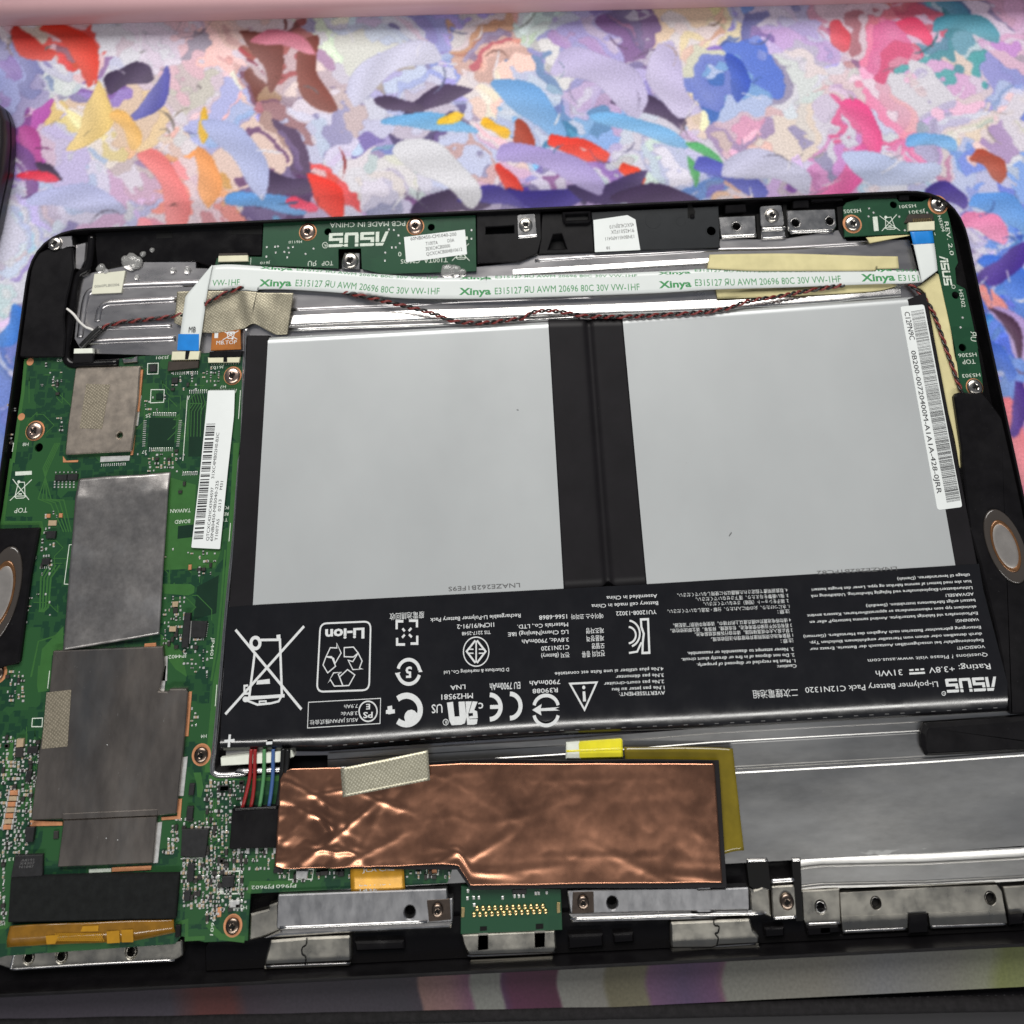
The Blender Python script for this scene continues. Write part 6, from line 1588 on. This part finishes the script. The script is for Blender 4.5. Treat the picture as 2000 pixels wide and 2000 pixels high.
prism('face', 'K 905,1195 1400,1180 1932,1172 L 0,1190 395,1172 400,1325 0,1332 K 1932,1330 930,1352', 3.2, 5.6, BRACKET, b2, bev=.2, r=.3, holes=[(X('K 1215,1278')[0], 10.8)])
prism('near_flange', 'K 918,1358 1932,1335 L 0,1335 525,1330 525,1362 0,1382 K 1932,1382 940,1420', 2.6, 4.6, STEEL, b2, bev=.35)
rib('pressed_line', 'K 930,1385 1400,1372 L 0,1358 500,1350', .3, 4.6, STEEL, b2, .8)
prism('screw_recess', 'K 942,1200 1088,1196 1092,1345 935,1355', 5.3, 5.66, SCREWD, b2, bev=.12, r=.3); screw('K 1015,1272', 14, 5.66, b2, 'd', .6)
def latch(name, label, px, body, lip, seam, rim):
    r = thing(name, label, 'latch', px, 2.0, 'latch blocks along the near edge')
    prism('housing', body, 1.6, 4.4, GREYMETAL, r, bev=.35, r=.5)
    prism('lip', lip, 1.6, 3.0, GREYMETAL, r, bev=.4, r=.4)
    sq = X(seam); q = [(*P(p, 4.45), 4.43) for p in sq]; tube('seam', smooth_line(q, 4), .16, VOID, r, 6)
    rib('lip_edge', rim, .28, 3.2, STEEL, r, .9)
latch('magnet_latch', 'warm grey metal latch block under the left hinge bracket', (600, 1860), 'J 492,1692 770,1668 1098,1655 1105,1850 445,1880 480,1745', 'J 445,1885 1100,1858 1095,1905 1000,1932 460,1950 440,1920', 'J 770,1670 765,1720 735,1745 735,1790 762,1815 758,1870', 'J 460,1885 800,1870 1095,1860')
latch('magnet_latch', 'warm grey metal latch block under the right hinge bracket', (1390, 1840), 'K 1615,1412 1932,1398 L 405,1388 425,1465 468,1510 462,1560 200,1572 K 1900,1590 1620,1592', 'K 1620,1598 1932,1585 L 465,1562 470,1620 430,1642 0,1660 K 1640,1672 1618,1640', 'L 155,1395 160,1430 190,1440 185,1480 165,1490 185,1520 175,1570', 'L 0,1580 200,1572 440,1555')
dk_ = thing('docking_socket', 'docking socket with green board and gold pins at the near edge', 'socket', (1000, 1820), 2.0)
prism('board', 'K 178,1165 862,1182 872,1462 175,1492', 3.2, 4.6, PCB2, dk_, bev=.08)
pm = bpy.data.meshes.new('pin'); v, f = lathe_data([(.52, 0), (.52, .12), (.4, .3), (.2, .38)], 12); pm.from_pydata([(a * MM, b * MM, c * MM) for a, b, c in v], [], f); pm.materials.append(GOLD); pm.polygons.foreach_set('use_smooth', [True] * len(pm.polygons))
for i in range(12):
    c = P(X('K %d,%d' % (288 + 41 * i, 1314 - 1.4 * i))[0], 4.6); inst('pin', pm, (c[0], c[1], 4.6), dk_)
for i in range(13):
    c = P(X('K %d,%d' % (266 + 41 * i, 1357 - 2 * i))[0], 4.6); inst('pin', pm, (c[0], c[1], 4.6), dk_)
prism('metal_shell', 'K 180,1494 822,1466 830,1590 815,1622 232,1642 195,1565', 1.8, 4.5, GREYMETAL, dk_, bev=.3, holes=['K 305,1470 355,1468 355,1585 302,1590', 'K 690,1460 745,1455 742,1568 692,1572'])
for s in ('K 318,1472 342,1470 342,1560 316,1562', 'K 703,1462 730,1460 730,1550 705,1552'): prism('spring_contact', s, 3.0, 4.2, GREYMETAL, dk_, bev=.1)
prism('slot', 'K 308,1440 355,1438 355,1466 306,1470', 4.5, 4.66, VOID, dk_, bev=0); prism('slot', 'K 690,1422 742,1420 742,1454 690,1458', 4.5, 4.66, VOID, dk_, bev=0)
prism('front_bar', 'K 242,1680 810,1648 812,1672 246,1716', 1.6, 3.4, mat('bright_bar', (.72, .68, .56), rough=.3, metal=1.0), dk_, bev=.25)
rib('shell_edge', 'K 222,1640 500,1628 820,1612', .3, 3.6, STEEL, dk_, .9)
it = [(X('K %d,%d' % q)[0], .5, .6, 0, 1) for q in ((225, 1195), (222, 1245), (265, 1240), (268, 1290), (300, 1240), (463, 1240), (545, 1230), (575, 1230), (605, 1228), (690, 1210), (710, 1210), (765, 1205))]
v, f = boxes(it, 4.58, 4.75); o = mesh('solder_joints', v, f, SOLDER, dk_); o['kind'] = 'stuff'
prism('chip', 'K 530,1185 628,1182 625,1215 528,1218', 4.6, 5.1, ICBLACK, dk_, bev=.08)
prism('end_pad', 'K 180,1310 203,1310 200,1375 178,1378', 4.6, 4.8, GOLD, dk_, bev=.05); prism('end_pad', 'K 835,1275 858,1275 858,1345 835,1348', 4.6, 4.8, GOLD, dk_, bev=.05)

# ------------------------------------------------------------------ speakers
def speaker(name, label, px, block, z, c, rx, ry, a):
    r = thing(name, label, 'speaker', px, 3.0, 'speaker modules at the sides')
    prism('enclosure', block, 2.9, z, BLACK, r, bev=.4, r=.6)
    cc = P(c, z); k = 1 / PXMM(c, z)
    def ring(s0, s1, h0, h1, m, nm, hn=32):
        v, f = [], []
        prof = [(s1, 0), (s1, h1 * .7), (s1 * .96, h1), ((s0 + s1) / 2, max(h0, h1)), (s0, h0)]
        for s, hh in prof:
            v += [(x, y, z + hh) for x, y in circ(cc, rx * k * s, hn, ry * k * s, a)]
        for i in range(len(prof) - 1):
            for j in range(hn): f.append((i * hn + j, i * hn + (j + 1) % hn, (i + 1) * hn + (j + 1) % hn, (i + 1) * hn + j))
        if nm == 'membrane': f.append(tuple(range((len(prof) - 1) * hn, len(prof) * hn)))
        mesh(nm, v, f, m, r, smooth=True)
    ring(1.08, 1.62, .2, .5, SPKLIP, 'outer_lip'); ring(.95, 1.14, .3, .5, SPKRING, 'surround'); ring(.5, .98, .3, .32, SPKMEM, 'membrane')
speaker('speaker', 'black speaker module with grey oval membrane at the right edge', (1960, 1070), 'F 1180,525 1205,490 1240,478 1490,482 1560,560 1700,760 1932,1500 W 2030,1090 2110,1390 1975,1396 U 560,1590 480,1100 370,650 300,430 F 1350,1932 1265,1200 1262,1100', 6.2, X('U 525,535')[0], 24, 45, .18)
speaker('speaker', 'black speaker module with grey oval membrane at the left edge', (5, 1150), 'G -200,745 0,738 308,728 238,1100 148,1792 0,1832 -200,1840', 6.0, X('G 8,1250')[0], 25, 58, -.13)
cb_ = prism('corner_cover', 'M 968,640 1008,552 1780,502 W 2080,1386 2100,1466 M 1012,862 975,780', 2.9, 6.0, BLACK, None, bev=.8, r=.6); cb_['label'] = 'black plastic corner cover below the lower right end of the battery'; cb_['category'] = 'plastic cover'
